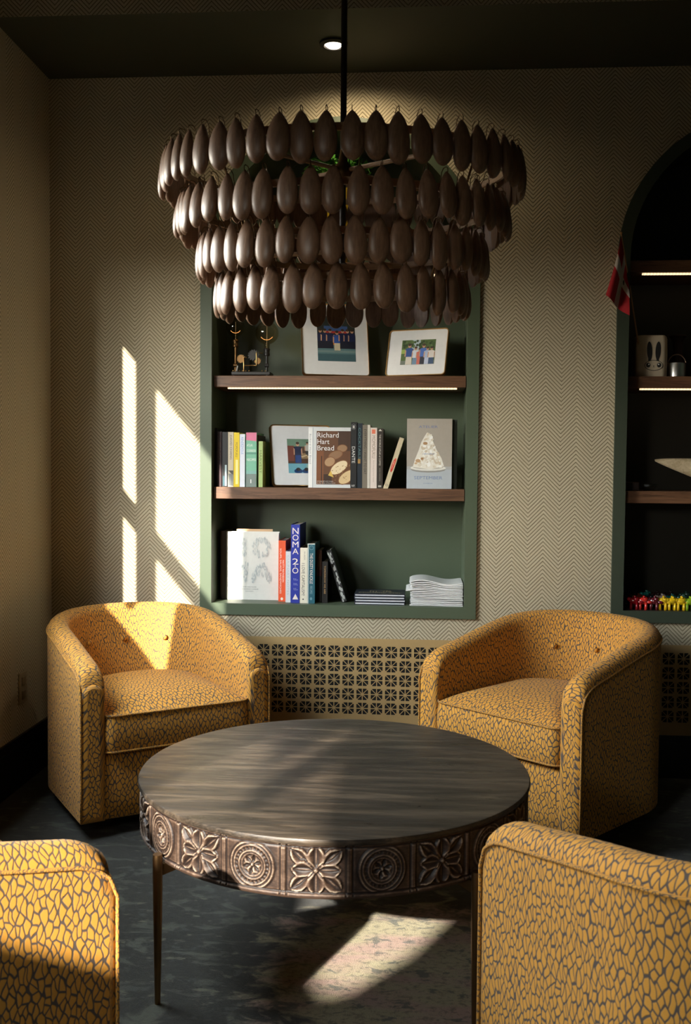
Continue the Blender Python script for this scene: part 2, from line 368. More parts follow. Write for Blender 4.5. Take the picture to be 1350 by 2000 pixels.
# ------------------------------------------------------------------ radiator grille
def grille():
    t = empty('radiator_grille', (0, -.004, 0), 'long beige metal radiator cover pierced with rows of starburst squares, below the niches', 'radiator cover')
    P = .0577; hs = .0235; c0 = at(542.7, 1273, y=-.004); cx0 = c0.x; z1, z0 = .53, .169
    zr = [.495-.0235-.0577*i+.004 for i in range(5)]
    k0 = -int((cx0+1.46)/P); k1 = int((1.9-cx0)/P)
    b = MB(); y0, y1 = -.004, 0
    xs = [cx0+k*P for k in range(k0, k1+1)]
    L = XW+.002; R = 2.4
    b.box(L, R, y0, y1, zr[0]+hs, z1); b.box(L, R, y0, y1, z0, zr[-1]-hs)
    for i in range(4): b.box(L, R, y0, y1, zr[i+1]+hs, zr[i]-hs)
    for z in zr:
        e_ = [L]+[v for x in xs for v in (x-hs, x+hs)]+[R]
        for i in range(0, len(e_), 2): b.box(e_[i], e_[i+1], y0, y1, z-hs, z+hs)
        for x in xs:
            w_ = .0019
            b.box(x-w_, x+w_, y0+.0005, y1, z-hs, z+hs); b.box(x-hs, x+hs, y0+.0006, y1, z-w_, z+w_)
            for s in (-1, 1):
                d = w_*.75; V = [(x-hs, y0+.0007, z-s*hs-d*1.4), (x+hs, y0+.0007, z+s*hs-d*1.4), (x+hs, y0+.0007, z+s*hs+d*1.4), (x-hs, y0+.0007, z-s*hs+d*1.4)]
                b.add(V+[(p[0], y1, p[2]) for p in V], [(0, 1, 2, 3), (4, 7, 6, 5), (0, 4, 5, 1), (3, 2, 6, 7)])
                for q in (-1, 1):                                     # clipped corners
                    a = (x+q*hs, z+s*hs); c = .0075
                    b.add([(a[0], y0+.0004, a[1]), (a[0]-q*c, y0+.0004, a[1]), (a[0], y0+.0004, a[1]-s*c)], [(0, 1, 2)])
            b.add([(x+.0045*math.cos(PI/4*i), y0+.0001, z+.0045*math.sin(PI/4*i)) for i in range(8)], [tuple(range(8))])
    b.build('perforated_panel', M(.46, .31, .135, .42, 0, .5), t)
    bk = MB(); bk.box(L, R, -.0015, -.0005, z0+.005, z1-.01); bk.build('dark_backing', M(.006, .006, .006, .9), t)
    s = MB(); p = at(670, 1249, y=-.004); s.lathe([(.0, 0), (.003, .0), (.0028, .002), (0, .003)], 10)
    so_ = s.build('screw', M(.12, .05, .03, .5, .6), t, True, loc=(p.x, -.0005, p.z), rot=(PI/2, 0, 0))
grille()
t_ = empty('wall_outlet', (XW, -.312, .366), 'beige wall socket plate low on the left wall near the armchair', 'socket')
b = MB(); b.box(0, .006, -.036, .036, -.06, .06, bev=.002); b.build('cover_plate', M(.40, .32, .20, .4), t_)
for z in (-.027, .027): b = MB(); b.box(.006, .009, -.017, .017, z-.016, z+.016, bev=.001); b.build('socket_face', M(.30, .24, .15, .4), t_)
# ------------------------------------------------------------------ armchairs
PIPE = M(.36, .205, .055, .8)
A_, B_, HB, HA, TW = .335, .365, .675, .566, .068
def chair_path():
    yb = B_-A_*.95; P = []
    N1, N2 = 22, 56
    for k in range(N1): P.append((-A_, -B_+(yb+B_)*k/N1, -1, 0))
    for k in range(N2+1):
        a = PI*k/N2; P.append((-A_*math.cos(a), yb+A_*.95*math.sin(a), -math.cos(a), math.sin(a)))
    for k in range(N1-1, -1, -1): P.append((A_, -B_+(yb+B_)*k/N1, 1, 0))
    return P
def chair_h(y):
    u = min(max((y+B_)/(2*B_), 0), 1); h = HA+(HB-HA)*math.sin(u*PI/2)**1.25
    d = y+B_
    if d < .085: h -= .058*(1-math.sqrt(max(0, 1-((.085-d)/.085)**2)))
    return h
def chair_profile(h, shrink=0, y=-1):
    """(inward distance, height, nature) from outer bottom over the top to the inner bottom"""
    s = shrink; p = []
    zb = .055+s; r = .036-s*.3
    sl = min(1, max(0, (y+B_-.04)/.25)); sl = .022*sl*sl*(3-2*sl); s2 = min(1, max(0, (y-.02)/.3)); sl += .070*s2*s2*(3-2*s2)
    for k in range(10): p.append((s, zb+(h-r-zb)*k/10))
    for k in range(11):
        a = PI*k/10; tt = TW+.012
        p.append((tt/2-(tt/2-s)*math.cos(a), h-r+(r-s*.5)*math.sin(a)))
    for k in range(1, 11):
        u = k/10; p.append((TW+.012-s+sl*min(1, u*1.7), h-r+(zb-h+r)*u))
    return p
def make_chair():
    P = chair_path(); V = []; UV = []; Fc = []; n = None; s = 0; prev = None
    rows = []
    def addrow(cx, cy, nx, ny, prof, su):
        nonlocal n
        n = len(prof); L = 0; pv = None; r = []
        for (d, z) in prof:
            if pv: L += math.hypot(d-pv[0], z-pv[1])
            pv = (d, z); V.append((cx-nx*d, cy-ny*d, z)); UV.append((su, L)); r.append(len(V)-1)
        rows.append(r)
    x, y, nx, ny = P[0]
    h = chair_h(y)
    for sk, dy in ((.020, -.012), (.010, -.0105), (.004, -.007), (0, 0)): addrow(x, y+dy+.012, nx, ny, chair_profile(h, sk), -.03+dy)
    for i, (x, y, nx, ny) in enumerate(P[1:-1]):
        s += math.hypot(x-P[i][0], y-P[i][1]); addrow(x, y if abs(y+B_) > .012 else y+.012, nx, ny, chair_profile(chair_h(y), 0, y), s)
    x, y, nx, ny = P[-1]; s += .03
    for sk, dy in ((0, 0), (.004, -.007), (.010, -.0105), (.020, -.012)): addrow(x, y+dy+.012, nx, ny, chair_profile(h, sk), s-dy)
    for a, c in zip(rows[:-1], rows[1:]):
        for j in range(n): Fc.append((a[j], c[j], c[(j+1) % n], a[(j+1) % n])[::-1])
    # arm fronts: grid-like fans with planar uv
    for r, flip in ((rows[0], False), (rows[-1], True)):
        base = len(V)
        pts = [V[i] for i in r]
        for p in pts: V.append(p); UV.append((p[0]+3, p[2]))
        ids = list(range(base, base+n))
        half = n//2
        for j in range(half-0):
            a0, a1 = j, j+1; b0, b1 = n-1-j, n-2-j
            if a1 >= b1+1: break
            q = (ids[a0], ids[a1], ids[b1], ids[b0]) if a1 != b1 else (ids[a0], ids[a1], ids[b0])
            Fc.append(q if not flip else q[::-1])
    root = bpy.data.objects.new('tub_armchair', None); root.empty_display_size = .1; link(root)
    mesh('shell', V, Fc, FAB, root, True, uv=UV, sharp=50)
    # piping along the outer top edge and down both arm fronts
    pts = []
    for z in (.06, .16, .26, .36, .44): pts.append((-A_-.0008, -B_+.004, z))
    for (x, y, nx, ny) in P: 
        h = chair_h(y); pts.append((x+nx*.0015, max(y, -B_+.004)+ny*.0015, h-.036))
    for z in (.44, .36, .26, .16, .06): pts.append((A_+.0008, -B_+.004, z))
    b = MB(); b.tube(pts, .0036, 6); mesh('piping', b.V, b.F, FAB, root, True, uv=[(v[0]*3+v[1]*2, v[2]*2) for v in b.V])
    # seat base behind the front rail
    xi = A_-TW-.004
    V = []; UV = []; Fc = []
    ns = 24
    def rail(z, yo):
        for k in range(ns+1):
            x = -xi+2*xi*k/ns; V.append((x, -B_+.012+yo-.004*math.cos(x/xi*PI/2), z)); UV.append((x+5, z-yo))
    R_ = [(.055, .01), (.062, 0), (.12, -.002), (.18, -.003), (.245, 0), (.262, .006), (.270, .022), (.272, .3)]
    for z, yo in R_: rail(z, yo)
    for i in range(len(R_)-1):
        for k in range(ns): a = i*(ns+1)+k; Fc.append((a, a+1, a+ns+2, a+ns+1))
    mesh('front_rail', V, Fc, FAB, root, True, uv=UV)
    # cushion
    def outline(off, n=96):
        hw = A_-TW-.010-off; y0 = -B_-.004+off; yb = .045; r = max(.035-off, .004); O = []
        O += [(-hw+r-r*math.cos(a), y0+r-r*math.sin(a)) for a in [PI/2*i/6 for i in range(7)]]
        for k in range(1, 16): O.append((-hw+r+(2*hw-2*r)*k/16, y0))
        O += [(hw-r+r*math.sin(a), y0+r-r*math.cos(a)) for a in [PI/2*i/6 for i in range(7)]]
        for k in range(1, 8): O.append((hw, y0+r+(yb-y0-r)*k/8))
        for k in range(0, 31): a = PI*k/30; O.append((hw*math.cos(a), yb+hw*.66*math.sin(a)))
        for k in range(7, 0, -1): O.append((-hw, y0+r+(yb-y0-r)*k/8))
        return O
    prof = [(.05, .274), (.012, .276), (.002, .281), (.0, .290), (-.004, .31), (-.006, .34), (-.004, .372), (.0, .392), (.002, .400), (.012, .404)]
    V = []; UV = []; Fc = []; o0 = outline(0); n = len(o0)
    per = [0]
    for i in range(1, n): per.append(per[-1]+math.hypot(o0[i][0]-o0[i-1][0], o0[i][1]-o0[i-1][1]))
    for (off, z) in prof:
        for j, (x, y) in enumerate(outline(off)): V.append((x, y, z)); UV.append((per[j], z))
    for i in range(len(prof)-1):
        for j in range(n-1): Fc.append((i*n+j, i*n+j+1, (i+1)*n+j+1, (i+1)*n+j))
        Fc.append((i*n+n-1, i*n, (i+1)*n, (i+1)*n+n-1))
    top = outline(.012); cx, cy = 0, -.06; K = 9; base = len(V)
    for k in range(K+1):
        f = 1-k/K*.985
        for (x, y) in top: 
            z = .404+.040*(1-f**2.6)+.010*math.sin(min(1, (1-f)*3)*PI/2)
            V.append((cx+(x-cx)*f, cy+(y-cy)*f, z)); UV.append((cx+(x-cx)*f+7, cy+(y-cy)*f))
    for k in range(K):
        for j in range(n): Fc.append((base+k*n+j, base+k*n+(j+1) % n, base+(k+1)*n+(j+1) % n, base+(k+1)*n+j))
    Fc.append(tuple(base+K*n+j for j in range(n)))
    cu = mesh('seat_cushion', V, Fc, FAB, root, True, uv=UV, sharp=60)
    b = MB()
    for z in (.282, .4015): b.tube([(x, y, z) for x, y in outline(-.0015)], .0038, 6, closed=True)
    mesh('cushion_piping', b.V, b.F, FAB, cu, True, uv=[(v[0]*2+v[1]*3, v[2]*2) for v in b.V])
    # buttons and back seams
    yb = B_-A_*.95
    for ang in (-42, 0, 42):
        a = math.radians(90+ang); z = .545
        dd = TW+.012+.024+.013*math.cos(math.radians(ang))
        x = (A_-dd)*math.cos(a); y = yb+(A_*.95-dd)*math.sin(a)
        s = MB(); s.lathe([(.0, .007), (.006, .0062), (.0105, .003), (.0115, -.001), (.008, -.004)], 16)
        mesh('button', s.V, s.F, FAB, root, True, uv=[(v[0], v[1]) for v in s.V], loc=(x, y, z), rot=(PI/2+.1, 0, a-PI/2))
    b = MB()
    for ang in (-21, 21):
        a = math.radians(90+ang); pts = []
        for k in range(12):
            u = k/11; z = .635+(.33-.635)*u; dd = TW+.012+.082*min(1, u*.95)-.001
            pts.append(((A_-dd)*math.cos(a), yb+(A_*.95-dd)*math.sin(a), z))
        b.tube(pts, .0012, 5)
    b.build('back_seam', M(.13, .085, .04, .8), root)
    b = MB(); b.lathe([(.20, 0), (.255, .0), (.255, .04), (.23, .056)], 48); b.lathe([(.24, .056), (.24, .060)], 48)
    b.build('swivel_base', BLACK, root, True, 40)
    return root
def copy_tree(o, parent=None):
    c = o.copy(); COL.objects.link(c); c.parent = parent
    if parent: c.matrix_parent_inverse = o.matrix_parent_inverse
    for ch in o.children: copy_tree(ch, c)
    return c
chair = make_chair()
CH_ = [((-1.001, -.400), 34.5, 'yellow leaf-patterned tub armchair in the left corner, a triangle of sunlight on its back'),
       ((.505, -.404), -41.9, 'yellow leaf-patterned tub armchair right of the radiator grille, in front of the right niche'),
       ((-1.005, -2.325), 135, 'yellow leaf-patterned tub armchair at bottom left, its sunlit outer side turned to the camera'),
       ((.583, -2.300), -155, 'yellow leaf-patterned tub armchair at bottom right, seen in shade from outside')]
for i, ((x, y), a, lab) in enumerate(CH_):
    c = chair if i == 0 else copy_tree(chair)
    c.location = (x, y, 0); c.rotation_euler = (0, 0, math.radians(a)); tag(c, lab, 'armchair', 'armchairs around the coffee table')

# ------------------------------------------------------------------ coffee table
TCX, TCY, TR, TZ = -.205, -1.463, .494, .45
table = empty('coffee_table', (TCX, TCY, 0), 'round dark wooden coffee table with a carved apron on slim bronze legs', 'coffee table')
def m_top():
    t = NT('dark_stained_table_top'); c = t.coord(scale=(1, 9, 9), rot=(0, 0, .03))
    n0 = t.noise(c, 2.0, 6, .62, 1.2); n1 = t.noise(t.coord(scale=(1.5, 40, 40)), 7, 5, .7); n2 = t.noise(t.coord(scale=(1, 6, 6), loc=(4, 2, 0)), 3.2, 5, .6, 2.5)
    f = t.math('ADD', t.math('MULTIPLY', n0, .6), t.math('MULTIPLY', n1, .4))
    t.col(t.ramp(f, [(.36, (.008, .007, .005)), (.50, (.032, .024, .017)), (.64, (.10, .072, .047))]))
    r = t.n('ShaderNodeMapRange'); t.l(t.math('ADD', t.math('MULTIPLY', n2, .7), t.math('MULTIPLY', n1, .3)), r.inputs[0]); r.inputs[1].default_value = .3; r.inputs[2].default_value = .7; r.inputs[3].default_value = .20; r.inputs[4].default_value = .60
    t.l(r.outputs[0], t.b.inputs['Roughness']); t.bump(t.math('ADD', n1, t.math('MULTIPLY', n2, .6)), .22, .002)
    return t.set(spec=.38)
b = MB(); b.lathe([(.40, -.02), (TR-.004, -.015), (TR, -.012), (TR+.001, -.006), (TR-.0015, -.001), (TR-.006, 0)], 160, (0, 0, TZ))
b.build('table_top', m_top(), table, True, 40)
def m_carved():
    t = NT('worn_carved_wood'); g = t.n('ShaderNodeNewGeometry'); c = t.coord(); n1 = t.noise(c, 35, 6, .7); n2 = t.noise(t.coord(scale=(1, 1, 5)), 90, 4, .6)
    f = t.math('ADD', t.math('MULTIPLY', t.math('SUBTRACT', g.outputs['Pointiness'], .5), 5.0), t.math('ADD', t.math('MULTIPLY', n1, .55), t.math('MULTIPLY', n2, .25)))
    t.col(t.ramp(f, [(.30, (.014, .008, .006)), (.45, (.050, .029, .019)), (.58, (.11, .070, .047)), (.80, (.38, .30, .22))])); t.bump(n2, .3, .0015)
    return t.set(.50, spec=.35)
def carve():
    NP = 22; W = 2*PI*TR/NP; H = .112; nu, nv = 76, 66
    u = (np.arange(nu)/nu-.5)*W; v = (np.arange(nv+1)/nv-.5)*H
    U, Vv = np.meshgrid(u, v)
    def lens(X, Y, L, wd):   # leaf along X from 0..L
        t = np.clip(X/L, 0, 1); hw = wd*np.sin(PI*t)**.8+1e-6; ins = (X > 0) & (X < L)
        d = np.abs(Y)/hw; return np.where(ins & (d < 1), 1-d, 0.), np.where(ins & (d < 1.35), 1, 0)
    def panel(kind):
        h = np.zeros_like(U); S_ = .047
        frame = (np.abs(U) > W/2-.0055) | (np.abs(Vv) > H/2-.0055)
        groove = ((np.abs(np.abs(U)-(W/2-.0075)) < .0016) | (np.abs(np.abs(Vv)-(H/2-.0075)) < .0016))
        R = np.hypot(U, Vv); A = np.arctan2(Vv, U)
        if kind == 0:
            for k in range(8):
                a = k*PI/4 if k % 2 == 0 else math.atan2((1, 1, -1, -1)[k//2]*H, (1, -1, -1, 1)[k//2]*W); ca, sa = math.cos(a), math.sin(a); X = U*ca+Vv*sa-.004; Y = -U*sa+Vv*ca
                L = .049 if k % 2 == 0 else .066; off = 0 if k % 2 == 0 else .017
                f, o = lens(X-off, Y, L-off, (.0145 if k % 2 == 0 else .0125))
                h = np.where(o > 0, .0045, h); h = np.where(f > 0, .0045-.0085*np.minimum(f*1.4, 1.0)+.003*(f > .9), h)
            h = np.where(R < .005, .0045, h)
            h = np.where((h == 0), -.0022, h)
        else:
            for r0, w_ in ((.049, .0034), (.042, .0026), (.030, .0028), (.0245, .0015)):
                h = np.where(np.abs(R-r0) < w_, .0042*np.sqrt(np.clip(1-(np.abs(R-r0)/w_)**2, 0, 1)), h)
            h = np.where((R > .0335) & (R < .039), .0012+.0012*np.sin(A*26), h)
            for k in range(6):
                a = k*PI/3+.3; X = U*math.cos(a)+Vv*math.sin(a); Y = -U*math.sin(a)+Vv*math.cos(a)
                f, o = lens(X-.002, Y, .020, .0062); h = np.where(f > 0, -.005*f*1.2, h); h = np.where((o > 0) & (f <= 0), .002, h)
            h = np.where(R < .0035, .003, h)
        h = np.where(frame, .0025, h); h = np.where(groove, -.003, h)
        return h
    # light smoothing
    Hs = []
    for kk in (0, 1):
        h = panel(kk)
        for _ in range(1):
            h = (h*2+np.roll(h, 1, 0)+np.roll(h, -1, 0)+np.roll(h, 1, 1)+np.roll(h, -1, 1))/6
        Hs.append(h)
    rows = np.concatenate([Hs[i % 2] for i in range(NP)], axis=1)
    a0 = A_OFF; ncol = rows.shape[1]
    ang = a0+np.arange(ncol)/ncol*2*PI
    rad = TR-.007+rows
    zc = TZ-.012-H/2
    Z = (zc+v)[:, None]+0*rows
    V = np.stack([rad*np.cos(ang), rad*np.sin(ang), Z], -1).reshape(-1, 3)
    idx = np.arange(V.shape[0]).reshape(nv+1, ncol)
    a = idx[:-1, :]; b = np.roll(a, -1, 1); d = idx[1:, :]; c = np.roll(d, -1, 1)
    Fc = np.stack([a, b, c, d], -1).reshape(-1, 4)
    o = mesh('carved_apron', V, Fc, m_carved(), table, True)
    return o
pA = at(555, 1690, z=.38); A_OFF = math.atan2(-TR*math.cos(math.asin(max(-1, min(1, (pA.x-TCX)/TR)))), pA.x-TCX)
carve()
b = MB(); b.lathe([(.0, .326), (TR-.012, .326), (TR-.009, .330)], 96); b.lathe([(TR-.0125, .322), (TR-.006, .322), (TR-.004, .326), (TR-.0125, .327)], 96)
b.build('apron_rim', M(.05, .028, .017, .5), table, True, 40)
lf = at(308, 1960, z=0); la = math.atan2(lf.y-TCY, lf.x-TCX); lr = math.hypot(lf.x-TCX, lf.y-TCY)
for k in range(4):
    a = la+PI/2*k+(0, 0, 0, .06)[k]; x, y = lr*math.cos(a), lr*math.sin(a)
    b = MB(); b.tube([(x*1.0, y*1.0, 0), (x, y, .03), (x, y, .20), (x, y, .335), (x, y, .345)], [.0065, .007, .0100, .0115, .0105], 20); lg = b.build('leg', DBRASS, table, True, 40)
    b = MB(); c_, s_ = math.cos(a), math.sin(a); r0, r1 = .02, lr
    V = []
    for r, zt, zb in ((r0, .3255, .310), (r1-.10, .3255, .308), (r1, .335, .295)):
        for sg in (-1, 1):
            for z in (zb, zt if r < r1 else zt-.014): V.append((r*c_-sg*.006*s_, r*s_+sg*.006*c_, z))
    b.add(V, [(0, 1, 5, 4), (4, 5, 9, 8), (2, 6, 7, 3), (6, 10, 11, 7), (1, 3, 7, 5), (5, 7, 11, 9), (0, 4, 6, 2), (4, 8, 10, 6), (0, 2, 3, 1)]); b.build('bracket', DBRASS, lg)

# ------------------------------------------------------------------ chandelier
CX, CY = -.197, -1.45
chand = empty('chandelier', (CX, CY, 0), 'large round four-tier chandelier hung with dark wooden teardrop pendants on a black rod', 'chandelier')
def m_pend():
    t = NT('turned_pendant_wood'); oi = t.n('ShaderNodeObjectInfo'); mp = t.n('ShaderNodeMapping'); tcn = t.n('ShaderNodeTexCoord'); t.l(tcn.outputs['Object'], mp.inputs[0])
    mp.inputs[3].default_value = (1, 1, .16)
    cm = t.n('ShaderNodeCombineXYZ'); t.l(t.math('MULTIPLY', oi.outputs['Random'], 20), cm.inputs[0]); t.l(t.math('MULTIPLY', oi.outputs['Random'], 7), cm.inputs[2]); t.l(cm.outputs[0], mp.inputs[1])
    n0 = t.noise(mp.outputs[0], 60, 6, .65, .8); n1 = t.noise(mp.outputs[0], 260, 4, .6)
    f = t.math('ADD', t.math('MULTIPLY', n0, .7), t.math('MULTIPLY', n1, .35))
    c = t.ramp(f, [(.33, (.070, .034, .019)), (.52, (.18, .100, .058)), (.75, (.32, .195, .125))])
    t.col(t.mix(t.math('MULTIPLY', oi.outputs['Random'], .45), c, (.19, .105, .062))); t.bump(n1, .12, .001)
    return t.set(.42, spec=.6)
PEND = m_pend()
def pend_mesh(L=.107, W=.0262, T=.0150):
    nz, na = 22, 14; V = []; Fc = []
    for i in range(nz+1):
        v = i/nz; v = .5-.5*math.cos(PI*v)
        if v > .62: k = math.sqrt(max(0, 1-((v-.62)/.38)**2))
        else: k = max(0, 1-((.62-v)/.62)**2.1)**.74
        k = max(k, .05 if v < .5 else .0)
        hw = W*k; th = T*k**.8; z = -L*v
        for j in range(na+1):
            a = PI*j/na; V.append((-hw*math.cos(a), -th*math.sin(a)**.9-.002*k, z))
        V.append((hw*.93, .001*k, z)); V.append((-hw*.93, .001*k, z))
    n = na+3
    for i in range(nz):
        for j in range(n): Fc.append((i*n+j, i*n+(j+1) % n, (i+1)*n+(j+1) % n, (i+1)*n+j)[::-1])
    Fc.append(tuple(range(n))); 
    return V, Fc
PV, PF = pend_mesh()
pm = mesh('wooden_pendant', PV, PF, PEND, None, True, sharp=55, link_it=False).data
hk = MB(); hk.tube([(0, -.004, -.004), (0, -.005, .006), (0, -.001, .0105), (0, .008, .010), (0, .014, .002), (0, .016, -.012), (0, .0225, -.026), (0, .026, -.033)], .0011, 6)
hm = mesh('wire_hook', hk.V, hk.F, M(.16, .10, .05, .4, 1), None, True, link_it=False).data
TIERS = []; TILT = .075
for (R, py0, N, ph) in ((.438, 205, 54, .0), (.400, 314, 49, .03), (.350, 413, 43, .01), (.305, 505, 37, .05)):
    z = at(680, py0+3, y=CY-R-.012).z+TILT*R; TIERS.append((R, z, N, ph))
allp = []
for ti, (R, z, N, ph) in enumerate(TIERS):
    for k in range(N):
        a = -PI/2+ph+2*PI*k/N+random.uniform(-.008, .008)
        x, y = R*math.cos(a), R*math.sin(a)
        dist = math.hypot(x+CX, y+CY+CD)
        allp.append((y, dist, x, z+TILT*y+random.uniform(-.002, .002), a, ti))
allp.sort(key=lambda q: q[0])
rest = MB()
for i, (y, dist, x, z, a, ti) in enumerate(allp):
    rz = a+PI/2+random.uniform(-.13, .13); tilt = random.uniform(-.03, .09)
    sc = random.uniform(.96, 1.05); scx = random.uniform(.92, 1.06)
    mt = Matrix.Translation((x, y, z)) @ Matrix.Rotation(rz, 4, 'Z') @ Matrix.Rotation(-tilt, 4, 'X') @ Matrix.Rotation(random.uniform(-.03, .03), 4, 'Y') @ Matrix.Diagonal((scx, 1, sc, 1))
    if i < 100:
        o = bpy.data.objects.new('wooden_pendant', pm); link(o); o.parent = chand; o.matrix_local = mt
        h = bpy.data.objects.new('wire_hook', hm); link(h); h.parent = o
    else:
        rest.add([mt @ Vector(v) for v in PV], PF); rest.add([mt @ Vector(v) for v in hk.V], hk.F, 1)
ro = rest.build('far_pendants', [PEND, hm.materials[0]], chand, True, 55); ro['kind'] = 'stuff'
PALE = m_wood('pale_ring_wood', (.22, .13, .07), (.42, .28, .17), (3, 3, 20), .5)
for (R, z, N, ph) in TIERS:
    b = MB(); r0, r1 = R-.031, R-.024; z0, z1 = z-.036, z-.020; n = 96; V = []
    for (r, zz) in ((r1, z0), (r1, z1), (r0, z1), (r0, z0)):
        for j in range(n): V.append((r*math.cos(2*PI*j/n), r*math.sin(2*PI*j/n), zz+TILT*r*math.sin(2*PI*j/n)))
    Fc = []
    for q in range(4):
        for j in range(n): Fc.append((q*n+j, q*n+(j+1) % n, ((q+1) % 4)*n+(j+1) % n, ((q+1) % 4)*n+j))
    b.add(V, Fc); b.build('ring', PALE, chand, True, 40)
for ti, base in ((0, 0), (2, .3)):
    R, z = TIERS[ti][0], TIERS[ti][1]-.028
    b = MB()
    for k in range(2):
        a = math.radians(52)+base+k*PI/2; c_, s_ = math.cos(a)*(R-.028), math.sin(a)*(R-.028); b = MB(); b.tube([(-c_, -s_, z-.001*k-TILT*s_), (c_, s_, z-.001*k+TILT*s_)], .0055, 8); b.build('cross_bar', PALE, chand, True, 40)
for k in range(4):
    a = math.radians(52)+k*PI/2
    pts = [((T_[0]-.028)*math.cos(a), (T_[0]-.028)*math.sin(a), T_[1]-.028+TILT*(T_[0]-.028)*math.sin(a)) for T_ in TIERS]
    b = MB(); b.tube(pts, .003, 6); b.build('tier_strut', DBRASS, chand, True)
b = MB(); b.tube([(0, 0, TIERS[2][1]-.06), (0, 0, ZC)], .0078, 16); b.build('ceiling_rod', M(.018, .013, .010, .35), chand, True, 40)
b = MB(); b.lathe([(.0, -.03), (.022, -.028), (.026, -.01), (.026, .012), (.012, .03), (.008, .06)], 20, (0, 0, TIERS[0][1]-.037)); b.build('hub', DBRASS, chand, True, 40)
# ------------------------------------------------------------------ niche shelves
def shelf(name, cx, z0, z1, label, group, led=True, y0=.020):
    hw = NR-CW-.0025
    if z1 > NZ: hw = math.sqrt((NR-CW)**2-(z1-NZ)**2)-.003
    b = MB(); b.box(cx-hw, cx+hw, y0, ND-.001, z0, z1, bev=.0015)
    s = b.build('wooden_shelf', SHELFW); tag(s, label, 'shelf', group)
    if led:
        d = MB(); d.box(cx-hw+.055, cx+hw-.035, y0+.012, y0+.026, z0-.0062, z0-.0005)
        c = d.build('light_strip', LEDM, s)
    return s
def m_led():
    t = NT('warm_light_strip'); tcn = t.n('ShaderNodeTexCoord'); s = t.n('ShaderNodeSeparateXYZ'); t.l(tcn.outputs['Object'], s.inputs[0])
    q = t.math('FRACT', t.math('DIVIDE', s.outputs['X'], .0125)); d = t.math('ABSOLUTE', t.math('SUBTRACT', q, .5))
    t.b.inputs['Emission Color'].default_value = (1, .72, .42, 1); t.l(t.math('SUBTRACT', 2.0, t.math('MULTIPLY', d, 2.2)), t.b.inputs['Emission Strength']); t.col((.9, .7, .5)); return t.m
LEDM = m_led()
Z1, Z2, Z3, Z0 = 1.588, 1.136, 2.040, NB+CW
L_, R_N = NICHES
shelf('s', L_, 1.542, Z1, 'dark wooden shelf with a light strip under it, holding the lamp and two photos', 'niche shelves')
shelf('s', L_, 1.088, Z2, 'dark wooden shelf carrying the row of cookbooks and the bread book', 'niche shelves', False)
shelf('s', L_, 1.993, Z3, 'top wooden shelf of the left niche, behind the hanging pendants, carrying the plant', 'niche shelves')
shelf('s', R_N, 1.542, Z1, 'dark wooden shelf of the right niche carrying the rabbit mug', 'niche shelves')
shelf('s', R_N, 1.088, Z2, 'dark wooden shelf of the right niche with the glass dish and pale horn', 'niche shelves', False)
shelf('s', R_N, 1.993, Z3, 'empty top shelf of the right niche with a glowing strip beneath', 'niche shelves')

# ------------------------------------------------------------------ lettering and flat artwork
_tc = {}
def text_geo(body, stretch=True):
    if body in _tc: return _tc[body]
    cu = bpy.data.curves.new('t', 'FONT'); cu.body = body; cu.align_x = 'LEFT'; cu.resolution_u = 3; cu.space_line = .85
    o = bpy.data.objects.new('t', cu); link(o); dg = bpy.context.evaluated_depsgraph_get(); dg.update()
    me = bpy.data.meshes.new_from_object(o.evaluated_get(dg)); V = np.array([v.co[:2] for v in me.vertices]); Fc = [tuple(p.vertices) for p in me.polygons]
    bpy.data.objects.remove(o); bpy.data.meshes.remove(me)
    mn, mx = V.min(0), V.max(0); _tc[body] = ((V-mn)/(mx-mn), Fc); return _tc[body]
class Plane:
    """flat artwork on a plane: u,v in metres, each layer a hair further out"""
    def __init__(s, O, U, Vv): s.O, s.U, s.V = Vector(O), Vector(U).normalized(), Vector(Vv).normalized(); s.N = s.U.cross(s.V); s.b = MB(); s.ms = []; s.k = 0; s.clip = None
    def _m(s, m):
        if m not in s.ms: s.ms.append(m)
        return s.ms.index(m)
    def pts(s, P, k=None):
        s.k += 1
        if s.clip: P = [(min(max(p[0], 0), s.clip[0]), min(max(p[1], 0), s.clip[1])) for p in P]
        h = .0002+.00003*min(s.k, 40)+.0000008*s.k; return [s.O+s.U*p[0]+s.V*p[1]+s.N*h for p in P]
    def poly(s, P, m): q = s.pts(P); s.b.add(q, [tuple(range(len(q)))], s._m(m)); return s
    def rect(s, u0, v0, u1, v1, m): return s.poly([(u0, v0), (u1, v0), (u1, v1), (u0, v1)], m)
    def ell(s, u, v, a, c, m, n=16, rot=0):
        return s.poly([(u+a*math.cos(2*PI*i/n)*math.cos(rot)-c*math.sin(2*PI*i/n)*math.sin(rot), v+a*math.cos(2*PI*i/n)*math.sin(rot)+c*math.sin(2*PI*i/n)*math.cos(rot)) for i in range(n)], m)
    def ring(s, u, v, a, c, w_, m, n=28):
        P = [(u+a*math.cos(2*PI*i/n), v+c*math.sin(2*PI*i/n)) for i in range(n)]+[(u+(a-w_)*math.cos(2*PI*i/n), v+(c-w_)*math.sin(2*PI*i/n)) for i in range(n)]
        q = s.pts(P); s.b.add(q, [(i, (i+1) % n, n+(i+1) % n, n+i) for i in range(n)], s._m(m)); return s
    def text(s, body, u0, v0, u1, v1, m, rot=0):
        """fit the words to the box; rot 90: reads downwards, -90: reads upwards"""
        V, Fc = text_geo(body); P = []
        for (x, y) in V:
            if rot == 90: a, c = y, 1-x
            elif rot == -90: a, c = 1-y, x
            else: a, c = x, y
            P.append((u0+(u1-u0)*a, v0+(v1-v0)*c))
        q = s.pts(P); s.b.add(q, Fc, s._m(m)); return s
    def build(s, name, parent): return s.b.build(name, s.ms, parent)
